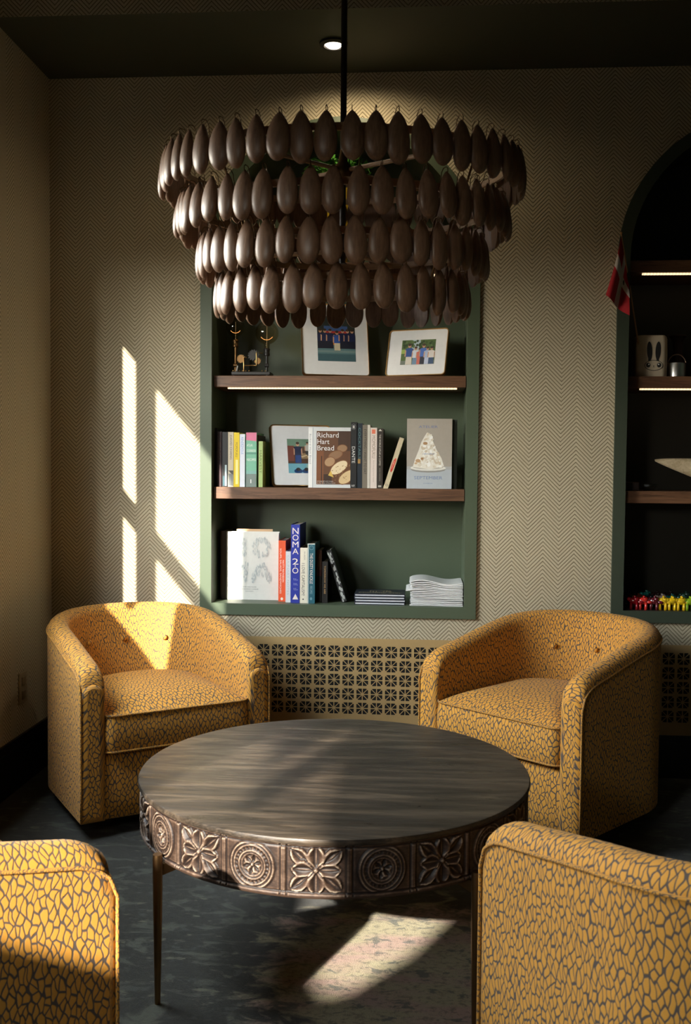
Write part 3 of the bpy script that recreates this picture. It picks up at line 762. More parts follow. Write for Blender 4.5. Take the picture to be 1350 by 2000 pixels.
PAGE = M(.62, .55, .42, .8); WHITE = M(.80, .79, .76, .5); INK = M(.02, .02, .02, .5)
def book(label, px0, px1, pyt, yf, zb, col, depth=.19, art=None, lean=0, cat='book', group=None, rz=0, pages=None, soft=False, face=False, thick=.02, px_base=None):
    """upright book, spine to the room (or front cover to the room when face)"""
    p0 = at(px0, 950 if zb > 1 else 1150, y=yf); p1 = at(px1, 950 if zb > 1 else 1150, y=yf)
    ztop = at((px0+px1)/2, pyt, y=yf).z; Hh = ztop-zb; Wd = p1.x-p0.x
    root = empty('book', ((p0.x), yf, zb+.0005), label, cat, group, rot=(0, lean, rz))
    if face: T = thick; D = Wd
    else: T = Wd; D = depth
    c = min(.0022, T*.16)
    def box(b, x0, x1, y0, y1, z0, z1):     # local: thickness x, depth y
        if face: b.box(y0, y1, T-x1, T-x0, z0, z1)
        else: b.box(x0, x1, y0, y1, z0, z1)
    b = MB()
    box(b, 0, T, 0, c, 0, Hh); box(b, 0, c, c, D, 0, Hh); box(b, T-c, T, c, D, 0, Hh)
    b.build('cover', col, root)
    b = MB(); box(b, c, T-c, c, D-.004, .0 if soft else .0025, Hh-(.0008 if soft else .0035)); b.build('page_block', pages or PAGE, root)
    if art:
        P = Plane((0, 0, 0), (1, 0, 0), (0, 0, 1)); P.clip = (D if face else T, Hh); art(P, D if face else T, Hh); P.build('cover_print', root)
    return root
C = srgb
def spine_text(txt, m, a=.2, c=.8, u=(.22, .78), rot=90, extra=None):
    def f(P, T, H):
        P.text(txt, T*u[0], H*a, T*u[1], H*c, m, rot)
        if extra: extra(P, T, H)
    return f
LB = .03; G2 = 'books on the middle shelf'; G0 = 'books on the niche floor'
# middle shelf, left to right
book('black book first in the middle-shelf row, against the left jamb', 417, 424.3, 836, LB+.02, Z2, C(18, 16, 16), group=G2)
book('dark maroon book second in the middle-shelf row', 425, 432.5, 843, LB+.01, Z2, C(48, 14, 20), group=G2, art=spine_text('BREAD', C(90, 60, 40), .5, .8))
def a_(P, T, H): P.rect(T*.5, .004, T*.85, H*.40, C(170, 185, 190)); P.rect(T*.15, H*.02, T*.45, H*.2, C(30, 75, 85))
book('black book with a pale strip low on its spine, beside the cream one', 434, 444.5, 844, LB, Z2, C(14, 15, 17), group=G2, art=a_)
def a_(P, T, H): P.text('DAVID CHANG', T*.35, H*.50, T*.72, H*.94, C(60, 50, 45), 90); P.rect(T*.08, H*.02, T*.92, H*.24, C(120, 122, 120)); P.poly([(T*.05, H*.30), (T*.95, H*.30), (T*.95, H*.22), (T*.5, H*.25)], C(70, 68, 64))
book('cream spined book left of the bright yellow one on the middle shelf', 445.3, 456, 844, LB, Z2, C(196, 184, 160), group=G2, art=a_)
def a_(P, T, H): P.text('MOMOFUKU', T*.3, H*.55, T*.7, H*.82, C(120, 90, 20), 90); P.rect(T*.32, H*.05, T*.78, H*.50, C(240, 228, 150))
book('bright yellow spined cookbook', 456.6, 467.4, 845, LB, Z2, C(226, 196, 30), group=G2, art=a_)
book('white spined book with small blue lettering', 468.2, 478.2, 848, LB, Z2, C(222, 224, 232), group=G2, art=spine_text('RENDEZVOUS', C(90, 140, 200), .62, .94, (.25, .7)))
def a_(P, T, H):
    P.poly([(0, H*.86), (T, H*.84), (T, H), (0, H)], C(216, 120, 150)); P.rect(0, 0, T, H*.26, C(120, 134, 128)); P.rect(0, H*.24, T, H*.30, C(128, 176, 168))
    for v0, v1, t_x in ((.745, .79, 'ATLAS'), (.645, .69, 'COOKBOOK'), (.48, .525, 'RECIPES')): P.text(t_x, T*.08, H*v0, T*(.62 if v0 > .7 else .95), H*v1, WHITE)
    P.rect(0, H*.60, T, H*.635, C(96, 150, 130)); P.text('I', T*.42, H*.07, T*.52, H*.14, WHITE)
book('thick sea-green book with a pink top on the middle shelf', 480.5, 500.8, 845, LB, Z2, C(122, 184, 154), group=G2, art=a_)
book('dark red book set back behind the light green one', 501.3, 504.4, 850, LB+.02, Z2, C(60, 20, 24), group=G2)
book('short light green book left of the tilted photo frame', 505, 513, 862, LB, Z2, C(168, 190, 120), group=G2, art=spine_text('HARVEST', C(110, 130, 70), .3, .8))
# bread book, front cover out
TAN = C(176, 136, 98); CR1 = C(150, 108, 66); CR2 = C(214, 186, 140); CRM = C(226, 206, 168); WOOD = C(98, 62, 36)
def a_(P, W_, H):
    u = lambda x: min(W_, (x-602)/(684.3-602)*W_); v = lambda y: (951-y)/(951-835)*H
    P.rect(u(602), 0, u(610), H, C(232, 232, 230)); P.rect(u(610.2), 0, u(611.2), H, C(150, 160, 168)); P.text('Richard Hart Bread', u(604), v(905), u(607.5), v(848), C(150, 150, 156), 90)
    P.rect(u(618), v(944.5), u(687.5), v(842), WOOD); P.rect(u(618), v(944.5), u(632), v(880), C(120, 72, 38)); P.rect(u(627), v(944.5), u(629), v(890), C(60, 34, 18)); P.rect(u(660), v(880), u(687.5), v(842), C(66, 42, 26)); P.rect(u(632), v(944.5), u(648), v(925), C(58, 36, 22))
    def sl(x, y, a, c, r, core): P.ell(u(x), v(y), a, c, C(122, 78, 42), 18, r); P.ell(u(x), v(y), a*.90, c*.86, core, 18, r)
    s_ = W_/87
    sl(668, 875, 11*s_, 8*s_, .1, C(150, 116, 84)); sl(655, 888, 16*s_, 9*s_, .35, C(140, 104, 74))
    sl(644, 901, 12*s_, 10*s_, .5, C(176, 140, 104)); sl(662, 912, 22*s_, 12*s_, .62, CRM); sl(678, 930, 22*s_, 12*s_, .62, CR2)
    P.poly([(u(641), v(927)), (u(652), v(931)), (u(646), v(918))], C(205, 170, 80))
    for q in range(26):
        x = 648+random.random()*36; y = 905+random.random()*32; P.ell(u(x), v(y), (.7+random.random()*1.3)*s_, (.4+random.random()*.7)*s_, C(158, 122, 84), 8, .6)
    for i, t_x in enumerate(('Richard', 'Hart', 'Bread')): y = 845+i*12.4; P.text(t_x, u(619.5), v(y+9.5+(0)), u((661, 643, 652)[i]), v(y), WHITE)
    P.text('photographs and recipes', u(619.5), v(939.5), u(651), v(937.5), WHITE); P.text('by the baker of long loaves', u(619.5), v(943.2), u(655), v(941), WHITE)
book('white bread book facing forward, its cover showing sliced loaves under large white title words', 602, 684.3, 835, LB+.004, Z2, C(205, 208, 208), group=G2, art=a_, face=True, thick=.028)
def a_(P, T, H):
    P.text('DANTE', T*.2, H*.38, T*.72, H*.63, WHITE, 90); P.ring(T*.45, H*.93, T*.4, T*.5, .0008, C(150, 150, 150)); P.rect(T*.3, H*.905, T*.42, H*.95, WHITE); P.rect(T*.5, H*.905, T*.62, H*.95, WHITE); P.text('NY', T*.2, H*.02, T*.75, H*.05, WHITE)
book('tall black book with bold white spine lettering, touching the white bread book', 684.8, 696, 824.7, LB-.004, Z2, C(24, 25, 26), group=G2, art=a_)
def a_(P, T, H): P.text('COCKTAILS', T*.3, H*.45, T*.7, H*.93, C(90, 130, 130), 90); P.rect(T*.2, H*.38, T*.7, H*.45, C(170, 130, 70))
book('dark navy book with dull gold marks right of the tall black one', 696.3, 707, 827, LB, Z2, C(18, 32, 44), group=G2, art=a_)
def a_(P, T, H): P.rect(0, 0, T*.66, H, C(120, 112, 98)); P.text('EVERYTHING I WANT TO EAT', T*.2, H*.22, T*.52, H*.93, C(34, 30, 26), 90)
book('grey-brown book reading EVERYTHING I WANT TO EAT', 707.4, 722.3, 830, LB, Z2, C(206, 200, 188), group=G2, art=a_)
def a_(P, T, H): P.rect(T*.2, H*.90, T*.75, H*.97, C(225, 120, 90)); P.text('MOMOFUKU', T*.25, H*.50, T*.75, H*.87, C(150, 128, 110), 90); P.text('David Chang and Peter Meehan', T*.4, H*.1, T*.6, H*.46, C(150, 128, 110), 90)
book('pale pink book with a small red mark at the top of its spine', 723, 735.6, 835.6, LB, Z2, C(222, 208, 198), group=G2, art=a_)
def a_(P, T, H): P.text('THE WORLD ATLAS of COFFEE', T*.32, H*.38, T*.62, H*.90, C(206, 200, 186), 90); P.poly([(T*.2, H*.955), (T*.8, H*.955), (T*.5, H*.99)], C(206, 200, 186)); P.text('JAMES HOFFMANN', T*.4, H*.12, T*.56, H*.34, C(170, 164, 150), 90); P.rect(T*.25, H*.02, T*.75, H*.05, C(190, 186, 176))
book('dark brown book reading THE WORLD ATLAS of COFFEE', 736, 747.6, 837, LB, Z2, C(52, 44, 36), group=G2, art=a_)
def a_(P, T, H): P.ell(T*.5, H*.46, T*.30, H*.13, C(206, 60, 44)); P.ell(T*.62, H*.54, T*.22, H*.07, C(214, 80, 60)); P.text('MENU', T*.3, H*.40, T*.6, H*.54, C(230, 190, 170), 90); P.ring(T*.5, H*.08, T*.24, T*.24, .0012, C(60, 56, 50))
book('cream book with a red splash leaning right at the end of the row', 748.3, 757.4, 849, LB, Z2, C(204, 190, 158), depth=.16, group=G2, art=a_, lean=math.radians(17.5))
def a_(P, W_, H):
    u = lambda x: (x-794)/(882-794)*W_; v = lambda y: (954.5-y)/(954.5-818)*H; BL = C(108, 128, 172)
    P.rect(0, v(954.4), W_, v(913), C(182, 190, 196)); P.rect(0, v(917), W_, v(911), C(178, 180, 180))
    P.text('ATELIER', u(817), v(836), u(854), v(831.5), BL); P.text('SEPTEMBER', u(809), v(936), u(864), v(930), BL); P.text('COOKBOOK', u(827), v(945), u(845), v(943), BL)
    P.ell(u(836), v(917), u(870)-u(836), .012, C(150, 148, 142)); P.ell(u(836), v(914), u(871)-u(836), .0115, C(232, 230, 222)); P.ell(u(836), v(912), u(866)-u(836), .009, C(190, 184, 172))
    P.poly([(u(806), v(912)), (u(811), v(895)), (u(817), v(880)), (u(822), v(864)), (u(828), v(853)), (u(833), v(845)), (u(839), v(848)), (u(845), v(862)), (u(852), v(878)), (u(862), v(895)), (u(867), v(910)), (u(840), v(917))], C(236, 232, 220))
    rr = random.Random(12)
    for q in range(150):
        t_ = rr.random()**.7; y = 846+t_*66; hw = 3+t_*25; x = 838+rr.uniform(-1, 1)*hw*.92-2*math.sin(t_*6)
        P.ell(u(x), v(y), rr.uniform(1.5, 4.5)*W_/88, rr.uniform(1.2, 3.4)*W_/88, (C(246, 243, 234), C(238, 233, 220), C(226, 218, 200), C(214, 200, 176), C(250, 248, 242))[rr.randrange(5)], 9, rr.uniform(0, 3))
    for (x, y, a, c, cc) in ((830, 866, 4.5, 3, C(176, 138, 98)), (816, 900, 5, 3.5, C(196, 160, 120)), (824, 896, 3, 2.4, C(170, 130, 92)), (812, 905, 3, 2, C(206, 176, 140))): P.ell(u(x), v(y), a*W_/88, c*W_/88, cc, 14)
    P.text('a cafe cookbook', u(825), v(888), u(848), v(884), BL)
book('pale grey book facing forward with a creamy white iced cake on its cover', 794, 882, 818, LB+.004, Z2, C(172, 164, 152), group=G2, art=a_, face=True, thick=.022)
book('dark green book standing behind the pale book with the cake cover', 800, 892, 820, LB+.032, Z2, C(56, 62, 54), group=G2, face=True, thick=.018)
# bottom of the niche
def a_(P, W_, H): pass
book('brown book first in the bottom row, left of the large white cover', 430.5, 441, 1037, .115, Z0, C(84, 66, 52), group=G0, depth=.15)
SM = [C(196, 198, 194), C(176, 182, 180), C(208, 210, 204)]
def a_(P, W_, H):
    u = lambda x: (x-442)/(544-442)*W_; v = lambda y: (1168.6-y)/(1168.6-1039)*H
    rr = random.Random(3)
    def streaks(inside, x0, x1, y0, y1, n):
        for q in range(n):
            x = x0+rr.random()*(x1-x0); y = y0+rr.random()*(y1-y0)
            if inside(x, y): P.ell(u(x), v(y), (.5+rr.random()*1.2)*W_/102, (1.5+rr.random()*3.2)*W_/102, SM[rr.randrange(3)], 8, rr.uniform(-.25, .25))
    # big marbled letters N O / M A
    streaks(lambda x, y: x < 453 or x > 474 or abs((x-453)*1.55-(y-1052)) < 7, 447, 482, 1051, 1086, 190)
    streaks(lambda x, y: 90 < (x-511)**2+(y-1069)**2 < 350, 490, 533, 1049, 1088, 230)
    streaks(lambda x, y: x < 453 or x > 476 or abs(abs(x-465)*1.6+(y-1122)) < 7, 446, 484, 1098, 1134, 190)
    streaks(lambda x, y: abs(abs(x-511)*2.0-(y-1098)) < 10 or 1118 < y < 1123, 492, 531, 1098, 1134, 200)
    P.text('TIME AND PLACE', u(475), v(1145), u(501), v(1143), C(120, 124, 120)); P.text('IN NORDIC CUISINE', u(471), v(1149), u(505), v(1147.3), C(110, 114, 110)); P.text('REDZEPI', u(480), v(1153), u(495), v(1151.5), C(140, 144, 140))
book('large white book facing forward with four faint marbled letters on its cover', 442, 544, 1039, .100, Z0, C(222, 220, 212), group=G0, art=a_, face=True, thick=.030)
book('cream paged book standing behind the large white cover', 462, 531, 1034, .134, Z0, C(206, 170, 130), group=G0, face=True, thick=.022)
CR = C(240, 226, 214)
def a_(P, T, H): P.text('SOUPS, SALADS, SANDWICHES', T*.16, H*.13, T*.42, H*.87, CR, 90); P.text('MATTY MATHESON', T*.55, H*.32, T*.80, H*.68, CR, 90); P.ell(T*.5, H*.045, T*.18, T*.2, CR)
book('orange book reading SOUPS, SALADS, SANDWICHES', 543.8, 557.6, 1056, .062, Z0, C(226, 86, 44), group=G0, art=a_)
book('short white book between the orange and blue ones', 557.9, 567.5, 1077, .038, Z0, C(214, 216, 216), group=G0, art=spine_text('CULINARY NOTES', C(176, 184, 186), .15, .92, (.3, .7)))
def a_(P, T, H):
    for i, (t_x, y0, y1) in enumerate((('N', 100, 158), ('O', 165, 218), ('M', 228, 282), ('A', 292, 345), ('2', 385, 442), ('O', 470, 525))):
        P.text(t_x, T*.17, H*(1-(y1-70)/730), T*.85, H*(1-(y0-70)/730), CR)
    P.ell(T*.5, H*(1-(455-70)/730), T*.07, T*.07, CR, 10)
    for y, t_x in ((575, 'Rene\nRedzepi'), (620, 'Mette\nSoberg'), (665, 'Junichi\nTakahashi')): P.text(t_x, T*.3, H*(1-(y+16-70)/730), T*.8, H*(1-(y-6-70)/730), C(170, 176, 214))
    P.poly([(T*.2, H*.045), (T*.86, H*.045), (T*.53, H*.118)], CR)
book('tall royal blue book with large white stacked letters and a white triangle', 568, 585.2, 1024.8, .028, Z0, C(38, 52, 152), group=G0, art=a_, depth=.22)
book('cream book reading I LOVE CAPITALISM!', 586, 600, 1070, .026, Z0, C(226, 218, 198), group=G0, art=lambda P, T, H: (P.text('I LOVE CAPITALISM!', T*.24, H*.14, T*.66, H*.72, C(50, 48, 44), 90), P.text('KEN LANGONE', T*.55, H*.78, T*.72, H*.93, C(110, 100, 90), 90), P.ell(T*.45, H*.07, T*.1, T*.1, INK)))
book('teal book reading THE DUSTY KNUCKLE', 600.4, 615, 1062, .020, Z0, C(34, 92, 106), group=G0, art=lambda P, T, H: (P.rect(0, 0, T*.14, H, C(206, 208, 200)), P.rect(0, H*.985, T, H, C(206, 208, 200)), P.text('THE DUSTY KNUCKLE', T*.32, H*.33, T*.72, H*.84, CR, 90), P.ring(T*.52, H*.93, T*.28, T*.28, .0009, C(150, 180, 184)), P.text('RECIPES', T*.36, H*.16, T*.68, H*.29, C(140, 170, 176), 90), P.ell(T*.5, H*.08, T*.16, T*.2, C(110, 150, 160))))
book('brown book with a red band beside the teal one', 618.5, 628.2, 1075, .075, Z0, C(34, 24, 20), group=G0, art=lambda P, T, H: (P.rect(0, H*.62, T, H, C(110, 64, 36)), P.rect(0, H*.50, T, H*.62, C(96, 24, 22)), P.text('STREET FOOD', T*.35, H*.68, T*.65, H*.94, C(150, 100, 60), 90)))
book('slim black book with gold spine lettering in the bottom row', 629, 640, 1097, .045, Z0, C(20, 17, 14), group=G0, art=spine_text('TOMORROW WE ARE', C(190, 150, 96), .22, .90, (.35, .65)))
bl = book('black and white speckled book leaning left at the end of the bottom row', 668.5, 678, 1072, .070, Z0, C(30, 30, 30), group=G0, depth=.17, lean=math.radians(-17.5),
     art=lambda P, T, H: [P.ell(T*random.uniform(.2, .8), H*random.uniform(.03, .98), T*.16, H*random.uniform(.015, .05), C(168, 170, 166), 8) for _ in range(34)])
# notebooks
n0 = at(692, 1180, y=.018); n1 = at(791, 1180, y=.018); NW = n1.x-n0.x; NAVY = C(30, 36, 50, .4)
for i in range(4):
    jx = (0, .0015, -.001, .0)[i]
    r = empty('notebook', (n0.x+jx, .018, Z0+.0004+.0112*i), ('bottom navy notebook of the stack of four on the niche floor', 'second navy notebook from the bottom of the stack of four', 'third navy notebook from the bottom, under the one with gold print', 'top navy notebook of the stack, printed with gold lettering')[i], 'notebook', 'stacked navy notebooks')
    b = MB(); b.box(0, NW, 0, .155, 0, .0022, bev=.0006); b.box(0, NW, 0, .155, .0085, .0108, bev=.0006); b.box(0, .003, .001, .155, .0015, .009); b.build('cover', NAVY, r)
    b = MB(); b.box(.003, NW-.003, .0025, .152, .0022, .0085); b.build('page_block', M(.62, .64, .68, .7), r)
    if i == 3:
        P = Plane((0, 0, .0109), (1, 0, 0), (0, 1, 0)); g = C(206, 186, 140)
        P.text('Morning Star', NW*.08, .022, NW*.93, .048, g)
        for a, b2 in (((.30, .060), (.30, .110)), ((.30, .110), (.62, .115)), ((.62, .115), (.70, .062)), ((.36, .06), (.36, .09)), ((.42, .06), (.42, .09)), ((.56, .06), (.58, .10)), ((.62, .06), (.63, .10)), ((.68, .11), (.72, .07))):
            (x0, y0), (x1, y1) = (a[0]*NW, a[1]), (b2[0]*NW, b2[1]); d = Vector((x1-x0, y1-y0)).normalized()*.0016; P.poly([(x0-d.y, y0+d.x), (x0+d.y, y0-d.x), (x1+d.y, y1-d.x), (x1-d.y, y1+d.x)], g)
        P.build('gold_print', r)
# magazines
g0 = at(800, 1183, y=.012); g1 = at(906.5, 1183, y=.012); zt = at(850, 1124, y=.05).z; NMAG = 15; GW = g1.x-g0.x
MAGW = M(.78, .78, .77, .6)
for i in range(NMAG):
    th = (zt-Z0-.022)/NMAG; z = Z0+.0006+th*i
    dx = random.uniform(-.002, .006) if i != 9 else -.016
    nx = 20; V = []; Fc = []; amp = .0012*(i/NMAG)+.016*max(0, (i-4)/10)**1.4*(.9+random.random()*.2); t0 = th*.62; drop = .004*(i/NMAG); wd_ = GW-.003-dx-random.uniform(0, .003)
    for k in range(nx+1):
        u = k/nx; zz = z+amp*math.sin(u*PI*1.9)*.55*(1-u*.4)+(random.Random(i*5).random()-.5)*.0030*math.sin(u*5+i)+.002*amp
        zz = max(zz, Z0+.0004+i*th*.9)
        tt = t0*(.25+.75*min(1, u/.05, (1-u)/.02+.5))
        for (yy, q) in ((0, 0), (0, 1), (.20, 1), (.20, 0)): V.append((u*wd_, yy, zz-z+q*tt))
    for k in range(nx):
        for q in range(4): a = k*4+q; b2 = k*4+(q+1) % 4; Fc.append((a, a+4, b2+4, b2)[::-1])
    Fc += [(0, 1, 2, 3)[::-1], tuple(nx*4+q for q in (0, 1, 2, 3))]
    ordn = ('bottom', 'second', 'third', 'fourth', 'fifth', 'sixth', 'seventh', 'eighth', 'ninth', 'tenth', 'eleventh', 'twelfth', 'thirteenth', 'fourteenth', 'top')[i]
    lab = ordn+(' white magazine of the wavy stack beside the notebooks' if i == 0 else ' white magazine of the wavy stack, curling over the others' if i == NMAG-1 else ' white magazine from the bottom of the wavy stack, sticking out to the left' if i == 9 else ' white magazine from the bottom of the wavy stack')
    o = mesh('magazine', V, Fc, MAGW, None, False, loc=(g0.x+dx, .012+random.uniform(0, .006), z)); tag(o, lab, 'magazine', 'white magazines in the wavy stack')

# ------------------------------------------------------------------ framed photographs
SKIN = C(196, 150, 120)
def person(P, u, v, s, top, legs, h=C(60, 44, 32), skin=SKIN):
    P.poly([(u-.16*s, v), (u+.16*s, v), (u+.15*s, v+.46*s), (u-.15*s, v+.46*s)], legs)
    P.poly([(u-.17*s, v+.40*s), (u+.17*s, v+.40*s), (u+.21*s, v+.80*s), (u+.09*s, v+.86*s), (u-.09*s, v+.86*s), (u-.21*s, v+.80*s)], top)
    P.poly([(u-.23*s, v+.42*s), (u-.17*s, v+.42*s), (u-.16*s, v+.72*s), (u-.22*s, v+.78*s)], skin); P.poly([(u+.23*s, v+.42*s), (u+.17*s, v+.42*s), (u+.16*s, v+.72*s), (u+.22*s, v+.78*s)], skin)
    P.ell(u, v+.97*s, .085*s, .11*s, skin, 12); P.ell(u, v+1.03*s, .09*s, .07*s, h, 12)
def frame(label, x, y, zb, W_, H, yaw, lean, roll, art, ph, mat_w):
    """photo frame standing on its lower edge, leaning back"""
    r = empty('photo_frame', (x, y, zb), label, 'photo frame', 'gold photo frames in the left niche', rot=None)
    r.matrix_world = Matrix.Translation((x, y, zb+.0045)) @ Matrix.Rotation(yaw, 4, 'Z') @ Matrix.Rotation(-lean, 4, 'X') @ Matrix.Rotation(roll, 4, 'Y')
    rad = .016
    def rr(o, rad_):
        P = []
        for (cx_, cz, a0) in ((W_/2-rad_-o, rad_+o, -PI/2), (W_/2-rad_-o, H-rad_-o, 0), (-W_/2+rad_+o, H-rad_-o, PI/2), (-W_/2+rad_+o, rad_+o, PI)):
            for i in range(7): a = a0+PI/2*i/6; P.append((cx_+rad_*math.cos(a), cz+rad_*math.sin(a)))
        return P
    o_, i_ = rr(0, rad), rr(.0038, rad-.003); n = len(o_); V = []
    for P_, yy in ((o_, .014), (o_, -.003), (i_, -.003), (i_, .003)): V += [(p[0], yy, p[1]) for p in P_]
    Fc = []
    for q in range(3):
        for j in range(n): Fc.append((q*n+j, q*n+(j+1) % n, (q+1)*n+(j+1) % n, (q+1)*n+j)[::-1])
    mesh('frame_rim', V, Fc, GOLD, r, False)
    mesh('mount', [(p[0], .001, p[1]) for p in i_]+[(p[0], .012, p[1]) for p in o_], [tuple(range(n)), tuple(range(n, 2*n))[::-1]], M(.72, .73, .74, .55), r)
    u0, v0, u1, v1 = ph
    P = Plane((-W_/2+u0*W_, .001, v0*H), (1, 0, 0), (0, 0, 1)); P.clip = ((u1-u0)*W_, (v1-v0)*H); art(P, (u1-u0)*W_, (v1-v0)*H); P.build('photograph', r)
    b = MB(); b.box(-.02, .02, .012, .015, 0.01, H*.75); b.build('easel_back', BLACK, r)
    mesh('glass', [(p[0], -.0012, p[1]) for p in i_], [tuple(range(n))], GLS, r)
    return r
def m_glass(name='clear_glass', tint=(1, 1, 1), ior=1.45):
    t = NT(name); tr = t.n('ShaderNodeBsdfTransparent'); gl = t.n('ShaderNodeBsdfGlossy'); fr = t.n('ShaderNodeFresnel'); mx = t.n('ShaderNodeMixShader'); ge = t.n('ShaderNodeNewGeometry'); fac = t.math('MULTIPLY', fr.outputs[0], t.math('SUBTRACT', 1.0, ge.outputs['Backfacing']))
    tr.inputs[0].default_value = (*tint, 1); gl.inputs['Roughness'].default_value = .03; fr.inputs[0].default_value = ior
    t.l(fac, mx.inputs[0]); t.l(tr.outputs[0], mx.inputs[1]); t.l(gl.outputs[0], mx.inputs[2])
    t.l(mx.outputs[0], t.t.nodes['Material Output'].inputs[0]); return t.m
GLS = m_glass()
def art_team(P, w_, h):
    P.rect(0, 0, w_, h, C(40, 48, 44)); P.rect(0, 0, w_, h*.42, C(84, 118, 124)); P.rect(0, 0, w_, h*.16, C(60, 92, 100)); P.rect(0, h*.19, w_, h*.24, C(110, 134, 134))
    P.rect(w_*.18, h*.66, w_*.80, h*.78, C(60, 90, 140)); P.rect(w_*.2, h*.62, w_*.78, h*.67, C(170, 50, 40)); P.rect(w_*.35, h*.80, w_*.55, h*.90, C(170, 30, 30)); P.rect(w_*.25, h*.36, w_*.75, h*.46, C(206, 120, 40))
    for i, x in enumerate((.08, .2, .34, .52, .67, .80, .92)): person(P, w_*x, h*(.28 if i != 3 else .24), h*.40, C(24, 34, 70) if i != 3 else C(48, 84, 160), C(22, 26, 44) if i != 3 else C(196, 186, 160))
def art_family(P, w_, h):
    P.rect(0, 0, w_, h, C(76, 102, 52)); P.rect(0, h*.45, w_*.3, h*.62, C(150, 176, 84)); P.rect(w_*.3, h*.55, w_*.55, h, C(176, 196, 206))
    rr = random.Random(5)
    for _ in range(50): P.ell(w_*rr.uniform(.04, .96), h*rr.uniform(.66, .95), w_*.04, h*.05, (C(40, 66, 28), C(60, 88, 40), C(90, 116, 66))[rr.randrange(3)], 7)
    P.rect(0, 0, w_, h*.16, C(110, 120, 110))
    for x, s, tp, lg in ((.24, .80, C(38, 76, 140), C(214, 208, 196)), (.43, .68, C(206, 214, 226), C(110, 140, 170)), (.55, .62, C(206, 110, 96), C(206, 110, 96)), (.66, .78, C(70, 110, 190), C(40, 44, 60)), (.78, .66, C(170, 186, 216), C(190, 200, 226)), (.90, .66, C(220, 214, 210), C(60, 84, 120))): person(P, w_*x, h*-.0, h*s*.98, tp, lg)
def art_kitchen(P, w_, h):
    P.rect(0, 0, w_, h, C(86, 62, 48)); P.rect(0, h*.78, w_, h, C(110, 140, 120)); P.rect(w_*.4, h*.42, w_, h*.58, C(150, 126, 92)); P.rect(0, h*.35, w_*.2, h*.8, C(120, 70, 60)); P.rect(0, 0, w_, h*.28, C(110, 170, 186)); P.rect(w_*.55, h*.02, w_, h*.26, C(150, 176, 166))
    person(P, w_*.32, h*.30, h*.56, C(22, 34, 66), C(26, 60, 120)); person(P, w_*.62, h*.50, h*.38, C(190, 186, 180), C(60, 60, 60)); person(P, w_*.86, h*.52, h*.36, C(200, 140, 110), C(90, 70, 60))
    for x in (.3, .55): P.ell(w_*x, h*.06, w_*.13, h*.07, C(20, 60, 110)); P.ell(w_*x, h*.11, w_*.07, h*.05, C(40, 34, 34))
    for q in range(8): P.ell(w_*(.45+.06*q), h*(.48+.02*(q % 3)), w_*.04, h*.02, C(214, 190, 150), 8)
pa = at(657.5, 728, y=.075); frame('tall gold-rimmed photo of a uniformed team, behind the pendants', pa.x, .075, Z1+.001, .280, .310, math.radians(15), math.radians(14), 0, art_team, (.235, .20, .80, .83), 0)
pb = at(810, 730, y=.07); frame('smaller gold-rimmed photo of a family outdoors, right on the upper shelf', pb.x, .065, Z1+.001, .256, .200, math.radians(-19), math.radians(15), 0, art_family, (.235, .24, .80, .77), 0)
pc = at(590, 949, y=.07); frame('gold-rimmed photo of cooks at work, leaning behind the bread book', pc.x+.006, .085, Z2+.001, .262, .262, math.radians(22), math.radians(15), 0, art_kitchen, (.27, .21, .80, .77), 0)

# ------------------------------------------------------------------ industrial lamp with two globe bulbs
lp = at(492, 731, y=.11)
lampr = empty('table_lamp', (lp.x, .11, Z1+.0005), 'steampunk style lamp with two clear globe bulbs on a black and brass gear base', 'lamp')
AMB = m_glass('amber_glass', (.86, .80, .66), 1.6)
def lx(px, py): q = at(px, py, y=.11); return q.x-lp.x, q.z-(Z1+.0005)
b = MB(); x0, _ = lx(456, 720); x1, _ = lx(531, 720); b.box(x0, x1, -.05, .05, .006, .020, bev=.002)
for sx in (x0+.01, x1-.012):
    for sy in (-.04, .04): b.tube([(sx, sy, 0), (sx, sy, .008)], .006, 10)
b.build('base_plate', BLACK, lampr)
b = MB()
for px in (459.5, 471.3, 477.8, 484, 490.5, 515.5, 521.8): x, z = lx(px, 717); b.ball((x, -.046, .023), .0032, 8)
b.build('brass_screws', BRASS, lampr, True)
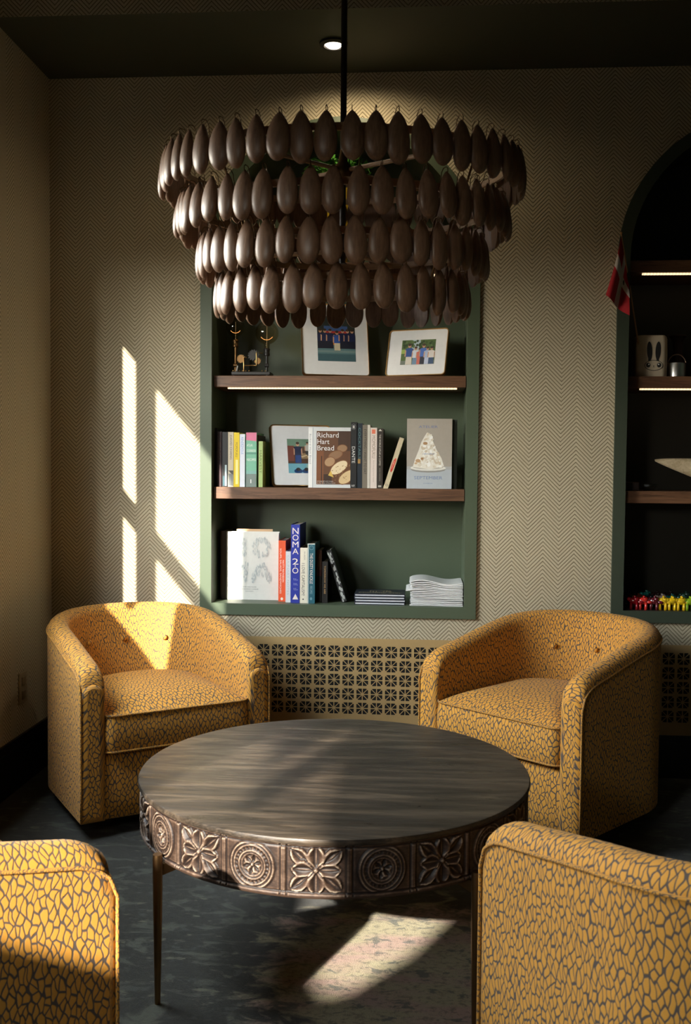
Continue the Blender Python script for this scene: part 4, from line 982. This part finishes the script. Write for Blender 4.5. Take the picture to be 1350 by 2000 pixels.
for (bx, by, br, nk, col_) in ((460.4, 639, 19, 664, 460), (521.5, 650, 23, 681, 521)):
    x, z = lx(bx, by); R_ = br/479; xn, zn = lx(nk and bx, nk)
    g = MB(); pr = []
    a1 = math.asin(.011/R_)
    for i in range(19): a = PI-(PI-(a1))*0-(PI-a1)*(i/18); pr.append((R_*math.sin(PI-a) if i else .0, 0))
    pr = [(.0105, zn-z)]+[(.0125, -R_*.98*math.cos(a1)-.002)]+[(R_*math.sin(a), -R_*math.cos(a)) for a in [a1+(PI-a1)*i/18 for i in range(19)]]
    pr[-1] = (0, R_)
    g.lathe(pr, 32); gb = g.build('globe_bulb', AMB, lampr, True, loc=(x, 0, z))
    f = MB(); f.tube([(0, 0, zn-z), (0, 0, R_*.55)], .0011, 8); gs = f.build('filament_support', M(.7, .6, .4, .3), gb, True)
    f = MB(); f.tube([(R_*.62*math.cos(t_), -R_*.1, R_*.62*math.sin(t_)) for t_ in [PI*1.2+i*PI*.6/9 for i in range(10)]], .0009, 6); f.build('filament', emit('filament_glow', (1, .45, .15), 1.5), gb, True)
    s = MB(); s.lathe([(.010, -.030), (.0125, -.028), (.0125, -.020), (.011, -.018), (.011, -.008), (.014, -.006), (.014, -.003), (.010, .002)], 20, (x, 0, zn)); s.tube([(x, 0, .02), (x, 0, zn-.028)], .0055, 12); s.tube([(x-.008, 0, .05), (x+.008, 0, .05)], .009, 12); s.build('socket_column', DBRASS if bx < 500 else BLACK, lampr, True, 40)
def gear(n, r, th, c, ax='y'):
    g = MB(); P = []
    for i in range(n*4):
        a = 2*PI*i/(n*4); rad = r if (i % 4) < 2 else r*.82; P.append((c[0]+rad*math.cos(a), c[2]+rad*math.sin(a)))
    N = len(P); V = [(p[0], c[1]-th, p[1]) for p in P]+[(p[0], c[1]+th, p[1]) for p in P]; g.add(V, [tuple(range(N)), tuple(range(2*N-1, N-1, -1))]+[(i, N+i, N+(i+1) % N, (i+1) % N) for i in range(N)]); return g
for (px, py, r, m_) in ((473, 702, .018, DBRASS), (497, 695, .024, BLACK), (505, 706, .015, DBRASS)):
    x, z = lx(px, py); gear(14, r, .004, (x, -.02, z)).build('gear_wheel', m_, lampr)
b = MB(); x, z = lx(479, 700); b.tube([(x, -.03, .02), (x, -.03, z), (x+.012, -.03, z)], .0028, 8); x2, z2 = lx(503, 690); b.tube([(x, -.025, z*.6), (x2, -.025, z*.6), (x2, -.025, z2), (x2+.02, 0, z2)], .0028, 8); b.build('brass_pipe', BRASS, lampr, True, 40)
b = MB(); x, z = lx(469, 723); b.tube([(x, -.056, z+.012), (x-.002, -.066, z-.010)], .003, 8); b.build('switch_lever', M(.75, .76, .78, .3, .6), lampr, True, 40)

# ------------------------------------------------------------------ plant on the top shelf
pl = at(655, 500, y=.14)
plant = empty('potted_plant', (pl.x, .14, Z3+.0005), 'leafy green plant in a tall yellow pot high in the left niche, behind the pendants', 'plant')
b = MB(); b.lathe([(.0, 0), (.045, 0), (.050, .02), (.052, .20), (.055, .33), (.057, .352), (.052, .352), (.050, .33), (.0, .32)], 32); b.build('yellow_pot', C(206, 170, 40), plant, True, 40)
lv = MB(); rr = random.Random(9)
for i in range(420):
    a = rr.uniform(0, 2*PI); el = rr.uniform(-.5, 1.2); R_ = rr.uniform(.03, .13)
    p = Vector((math.cos(a)*math.cos(el)*R_*1.15, math.sin(a)*math.cos(el)*R_*.75, .395+math.sin(el)*R_*.62))
    u = Vector((rr.uniform(-1, 1), rr.uniform(-1, 1), rr.uniform(-.5, .8))).normalized()*.016; v = u.cross(Vector((rr.uniform(-1, 1), rr.uniform(-1, 1), 1))).normalized()*.006
    n_ = u.cross(v).normalized()*.002
    lv.add([p-u, p-u*.3+v+n_, p+u*.4+v*.9+n_, p+u, p+u*.4-v*.9+n_, p-u*.3-v+n_, p-u*.1], [(0, 1, 6), (1, 2, 6), (2, 3, 6), (3, 4, 6), (4, 5, 6), (5, 0, 6)])
fo = lv.build('foliage', C(84, 150, 54), plant); fo['kind'] = 'stuff'

# ------------------------------------------------------------------ right niche: mug with flag, cup, vase
mp_ = at(1268, 736, y=.10); SC = 1924/ (CD+.10)
mug = empty('rabbit_mug', (mp_.x, .10, Z1+.0005), 'cream mug drawn with a black-eared rabbit face, holding the small flag', 'mug')
def squircle(w_, d, r, n=9):
    P = []
    for (cx_, cy_, a0) in ((w_-r, -d+r, -PI/2), (w_-r, d-r, 0), (-w_+r, d-r, PI/2), (-w_+r, -d+r, PI)):
        for i in range(n): a = a0+PI/2*i/(n-1); P.append((cx_+r*math.cos(a), cy_+r*math.sin(a)))
    return P
b = MB(); prof = [(-.004, 0), (0, .004), (.001, .09), (0, .150), (-.003, .160), (-.008, .165), (-.012, .160), (-.012, .02)]
V = []; Fc = []; n = 36
for off, z in prof:
    for (x, y) in squircle(.062+off, .052+off, .026+off*.5): V.append((x, y, z))
for i in range(len(prof)-1):
    for j in range(n): Fc.append((i*n+j, i*n+(j+1) % n, (i+1)*n+(j+1) % n, (i+1)*n+j))
Fc += [tuple(range(n-1, -1, -1)), tuple((len(prof)-1)*n+j for j in range(n))]
mesh('mug_body', V, Fc, M(.62, .52, .38, .45), mug, True, sharp=60)
hb_ = MB(); hb_.tube([(-.060, -.0, .13), (-.085, 0, .125), (-.095, 0, .085), (-.085, 0, .045), (-.060, 0, .04)], .007, 10); 
P = Plane((-.045, -.0535, 0), (1, 0, 0), (0, 0, 1))
P.ell(.033, .102, .0105, .037, INK, 20, .06); P.ell(.066, .102, .0105, .037, INK, 20, -.04); P.rect(.028, .062, .038, .08, INK); P.rect(.060, .062, .070, .08, INK)
P.ell(.050, .045, .036, .021, INK, 28); P.ell(.050, .045, .0338, .0190, M(.62, .52, .38, .45), 28)
for s_ in (-1, 1): P.ell(.050+s_*.021, .046, .0085, .0095, INK, 16); P.ell(.050+s_*.019, .049, .003, .003, WHITE, 10)
P.ell(.050, .042, .003, .002, INK, 10); P.rect(.046, .036, .054, .037, INK); P.build('rabbit_drawing', mug)
# flag
ft = at(1207, 463, y=.02); fb = Vector((at(1256, 648, y=.10).x, .085, Z1+.02))
flag = empty('small_flag', fb, 'small red flag with a white cross on a wooden stick, drooping from the rabbit mug', 'flag')
top = Vector((ft.x, -.045, ft.z))-fb
b = MB(); b.tube([(0, 0, 0), top*.5, top], .0032, 10); b.build('flagpole', M(.42, .24, .12, .55), flag, True, 40)
b = MB(); b.ball(top, .005, 12); b.build('finial', M(.45, .25, .10, .5), flag, True)
nu, nv = 44, 30; V = []; Fc = []; MI = []
RED = C(176, 24, 34, .8); WH = C(214, 204, 196, .8)
tdir = (Vector((0, 0, 0))-top).normalized()
FL, FH = .24, .175
for i in range(nu+1):
    u = i/nu
    for j in range(nv+1):
        v = j/nv
        base = top+tdir*(.004+FH*v*(1-.45*u))
        hang = Vector((-.030*u*math.cos(v*1.0)-.028*u**1.5*(1-.9*v)+.035*u*v, -.016*math.sin(v*PI*2.2+.4)*min(1, u*2.5)-.012*u, -.235*u*(1-.06*v)))
        V.append(base+hang)
for i in range(nu):
    for j in range(nv):
        u = (i+.5)/nu; v = (j+.5)/nv
        MI.append(1 if (.32 < u < .52 or .40 < v < .60) else 0); a = i*(nv+1)+j; Fc.append((a, a+1, a+nv+2, a+nv+1))
fm = bpy.data.materials  # cloth seen from both sides
o = mesh('flag_cloth', V, Fc, [RED, WH], flag, True, mi=MI)
# steel cup with handle
cp = at(1320, 736, y=.10)
cup = empty('steel_cup', (cp.x, .085, Z1+.0005), 'small steel cup with a raised round handle beside the rabbit mug', 'cup')
b = MB(); b.lathe([(.030, 0), (.034, .003), (.036, .055), (.037, .057), (.034, .057), (.033, .008), (0, .006)], 32); b.build('cup_body', M(.55, .56, .55, .28, 1), cup, True, 40)
b = MB(); b.tube([(.036*math.cos(a), 0, .05+.042*math.sin(a)) for a in [PI*i/16 for i in range(17)]], .0022, 8); b.build('handle', M(.35, .24, .18, .4, 1), cup, True)
vs = at(1322, 736, y=.22)
b = MB(); b.lathe([(.022, 0), (.028, .01), (.026, .08), (.018, .12), (.022, .165), (.036, .180), (.034, .184), (.018, .17), (.0, .16)], 32); o = b.build('dark_vase', C(60, 34, 26), None, True, 40, loc=(vs.x, .215, Z1+.0005)); tag(o, 'dark narrow vase with a flared rim behind the steel cup', 'vase')
# middle shelf of the right niche
q = at(1234, 960, y=.12); b = MB(); b.box(-.034, .022, -.04, .04, 0, .034, bev=.003); o = b.build('small_box', C(46, 30, 26), loc=(q.x, .12, Z2+.0005)); tag(o, 'small dark box beside the left jamb of the right niche', 'box')
q = at(1267, 960, y=.09); b = MB(); b.lathe([(.0, 0), (.020, 0), (.026, .006), (.036, .018), (.038, .026), (.034, .028), (.030, .018), (0, .008)], 14, sy=.8); o = b.build('glass_dish', m_glass('dish_glass', (.85, .9, .88), 1.9), None, False, loc=(q.x, .08, Z2+.0005)); tag(o, 'small faceted glass dish on the right niche shelf', 'dish')
# pale horn
h0 = at(1283, 899, y=.04); h1 = at(1352, 935, y=.12); 
V = []; Fc = []; N = 26; n = 16
for i in range(N+1):
    u = i/N; c = Vector((h0.x+(.27)*u, .07+.03*u, h0.z-.105*u))
    wv = .004+.062*u**.85; 
    for j in range(n):
        a = 2*PI*j/n; V.append((c.x-.25*wv*math.sin(a), c.y+wv*.55*math.cos(a), c.z+wv*math.sin(a)))
for i in range(N):
    for j in range(n): Fc.append((i*n+j, i*n+(j+1) % n, (i+1)*n+(j+1) % n, (i+1)*n+j))
Fc += [tuple(range(n-1, -1, -1)), tuple(N*n+j for j in range(n))]
zmin = min(v[2] for v in V)
# rest the thick end on the shelf
dz = (Z2+.001)-zmin
HORN = m_wood('pale_horn', (.42, .32, .18), (.70, .58, .40), (8, 3, 12), .4)
V2 = [(v[0], v[1], v[2]+dz*((v[0]-h0.x)/.27)) for v in V]
o = mesh('horn_ornament', V2, Fc, HORN, None, True, sharp=60); tag(o, 'pale pointed horn-like ornament reaching up from the right, right niche shelf', 'ornament')

# ------------------------------------------------------------------ little glazed animals
def animal():
    b = MB(); b.ball((0, 0, .034), (.021, .013, .0145), 14)
    b.ball((.008, 0, .041), (.012, .0115, .011), 12); b.ball((.024, 0, .030), (.014, .0095, .0075), 12); b.ball((-.018, 0, .040), (.010, .011, .009), 12)
    for s_ in (-1, 1): b.ball((.003, s_*.009, .051), (.0045, .004, .005), 8)
    for (x, y) in ((-.011, -.007), (-.011, .007), (.011, -.007), (.011, .007)): b.lathe([(0, 0), (.0062, 0), (.0058, .012), (.0052, .028)], 10, (x, y, 0))
    return b
AN = animal(); anm = {}
def place_animal(px, py, yy, c, lab, rz=0, s=1.0):
    p = at(px, py, y=yy); key = c
    if key not in anm:
        t = NT('glazed_ceramic'); t.col(tuple(((v/255+.055)/1.055)**2.4 for v in c)); t.set(.12, spec=.7, coat=.6)
        anm[key] = mesh('animal_figurine', AN.V, AN.F, t.m, None, True, link_it=False).data
    o = bpy.data.objects.new('animal_figurine', anm[key]); link(o); o.location = (p.x, yy, Z0+.0003); o.rotation_euler = (0, 0, rz); o.scale = (s, s, s)
    tag(o, lab, 'figurine', 'glazed animal figurines on the floor of the right niche')
for px, c, lab in ((1238.5, (150, 16, 26), 'dark red glazed animal figurine, first in the front row'), (1256, (206, 48, 40), 'bright red glazed animal figurine in the front row'), (1277.5, (92, 26, 34), 'maroon glazed animal figurine in the front row'),
                   (1294.5, (224, 180, 20), 'yellow glazed animal figurine right of the maroon one'), (1312, (232, 190, 24), 'yellow glazed animal figurine in the middle of the three yellow ones'), (1330, (224, 182, 24), 'yellow glazed animal figurine beside the green one'), (1347, (140, 176, 34), 'lime green glazed animal figurine at the frame edge')):
    place_animal(px, 1190, .03, c, lab, random.uniform(-.25, .1), 1.0)
for px, c, lab in ((1226, (70, 14, 18), 'very dark red glazed figurine near the jamb, second row'), (1247, (96, 48, 26), 'brown glazed figurine behind the red ones'), (1268, (36, 40, 52), 'dark blue glazed figurine in the second row'), (1292, (190, 170, 160), 'pale pinkish glazed figurine in the second row'), (1312, (14, 84, 76), 'teal glazed figurine behind the yellow ones'), (1334, (30, 66, 50), 'dark green glazed figurine behind the last yellow one')):
    place_animal(px, 1180, .105, c, lab, random.uniform(-.4, .2), 1.0)
for px, c, lab in ((1232, (30, 56, 44), 'dark green glazed figurine at the back left'), (1262, (20, 120, 108), 'turquoise glazed figurine in the back row'), (1282, (60, 36, 36), 'dark brown glazed figurine in the back row'), (1308, (50, 36, 34), 'black-brown glazed figurine in the back row'), (1338, (40, 70, 60), 'grey green glazed figurine in the back row')):
    place_animal(px, 1170, .19, c, lab, random.uniform(-.4, .2), 1.05)
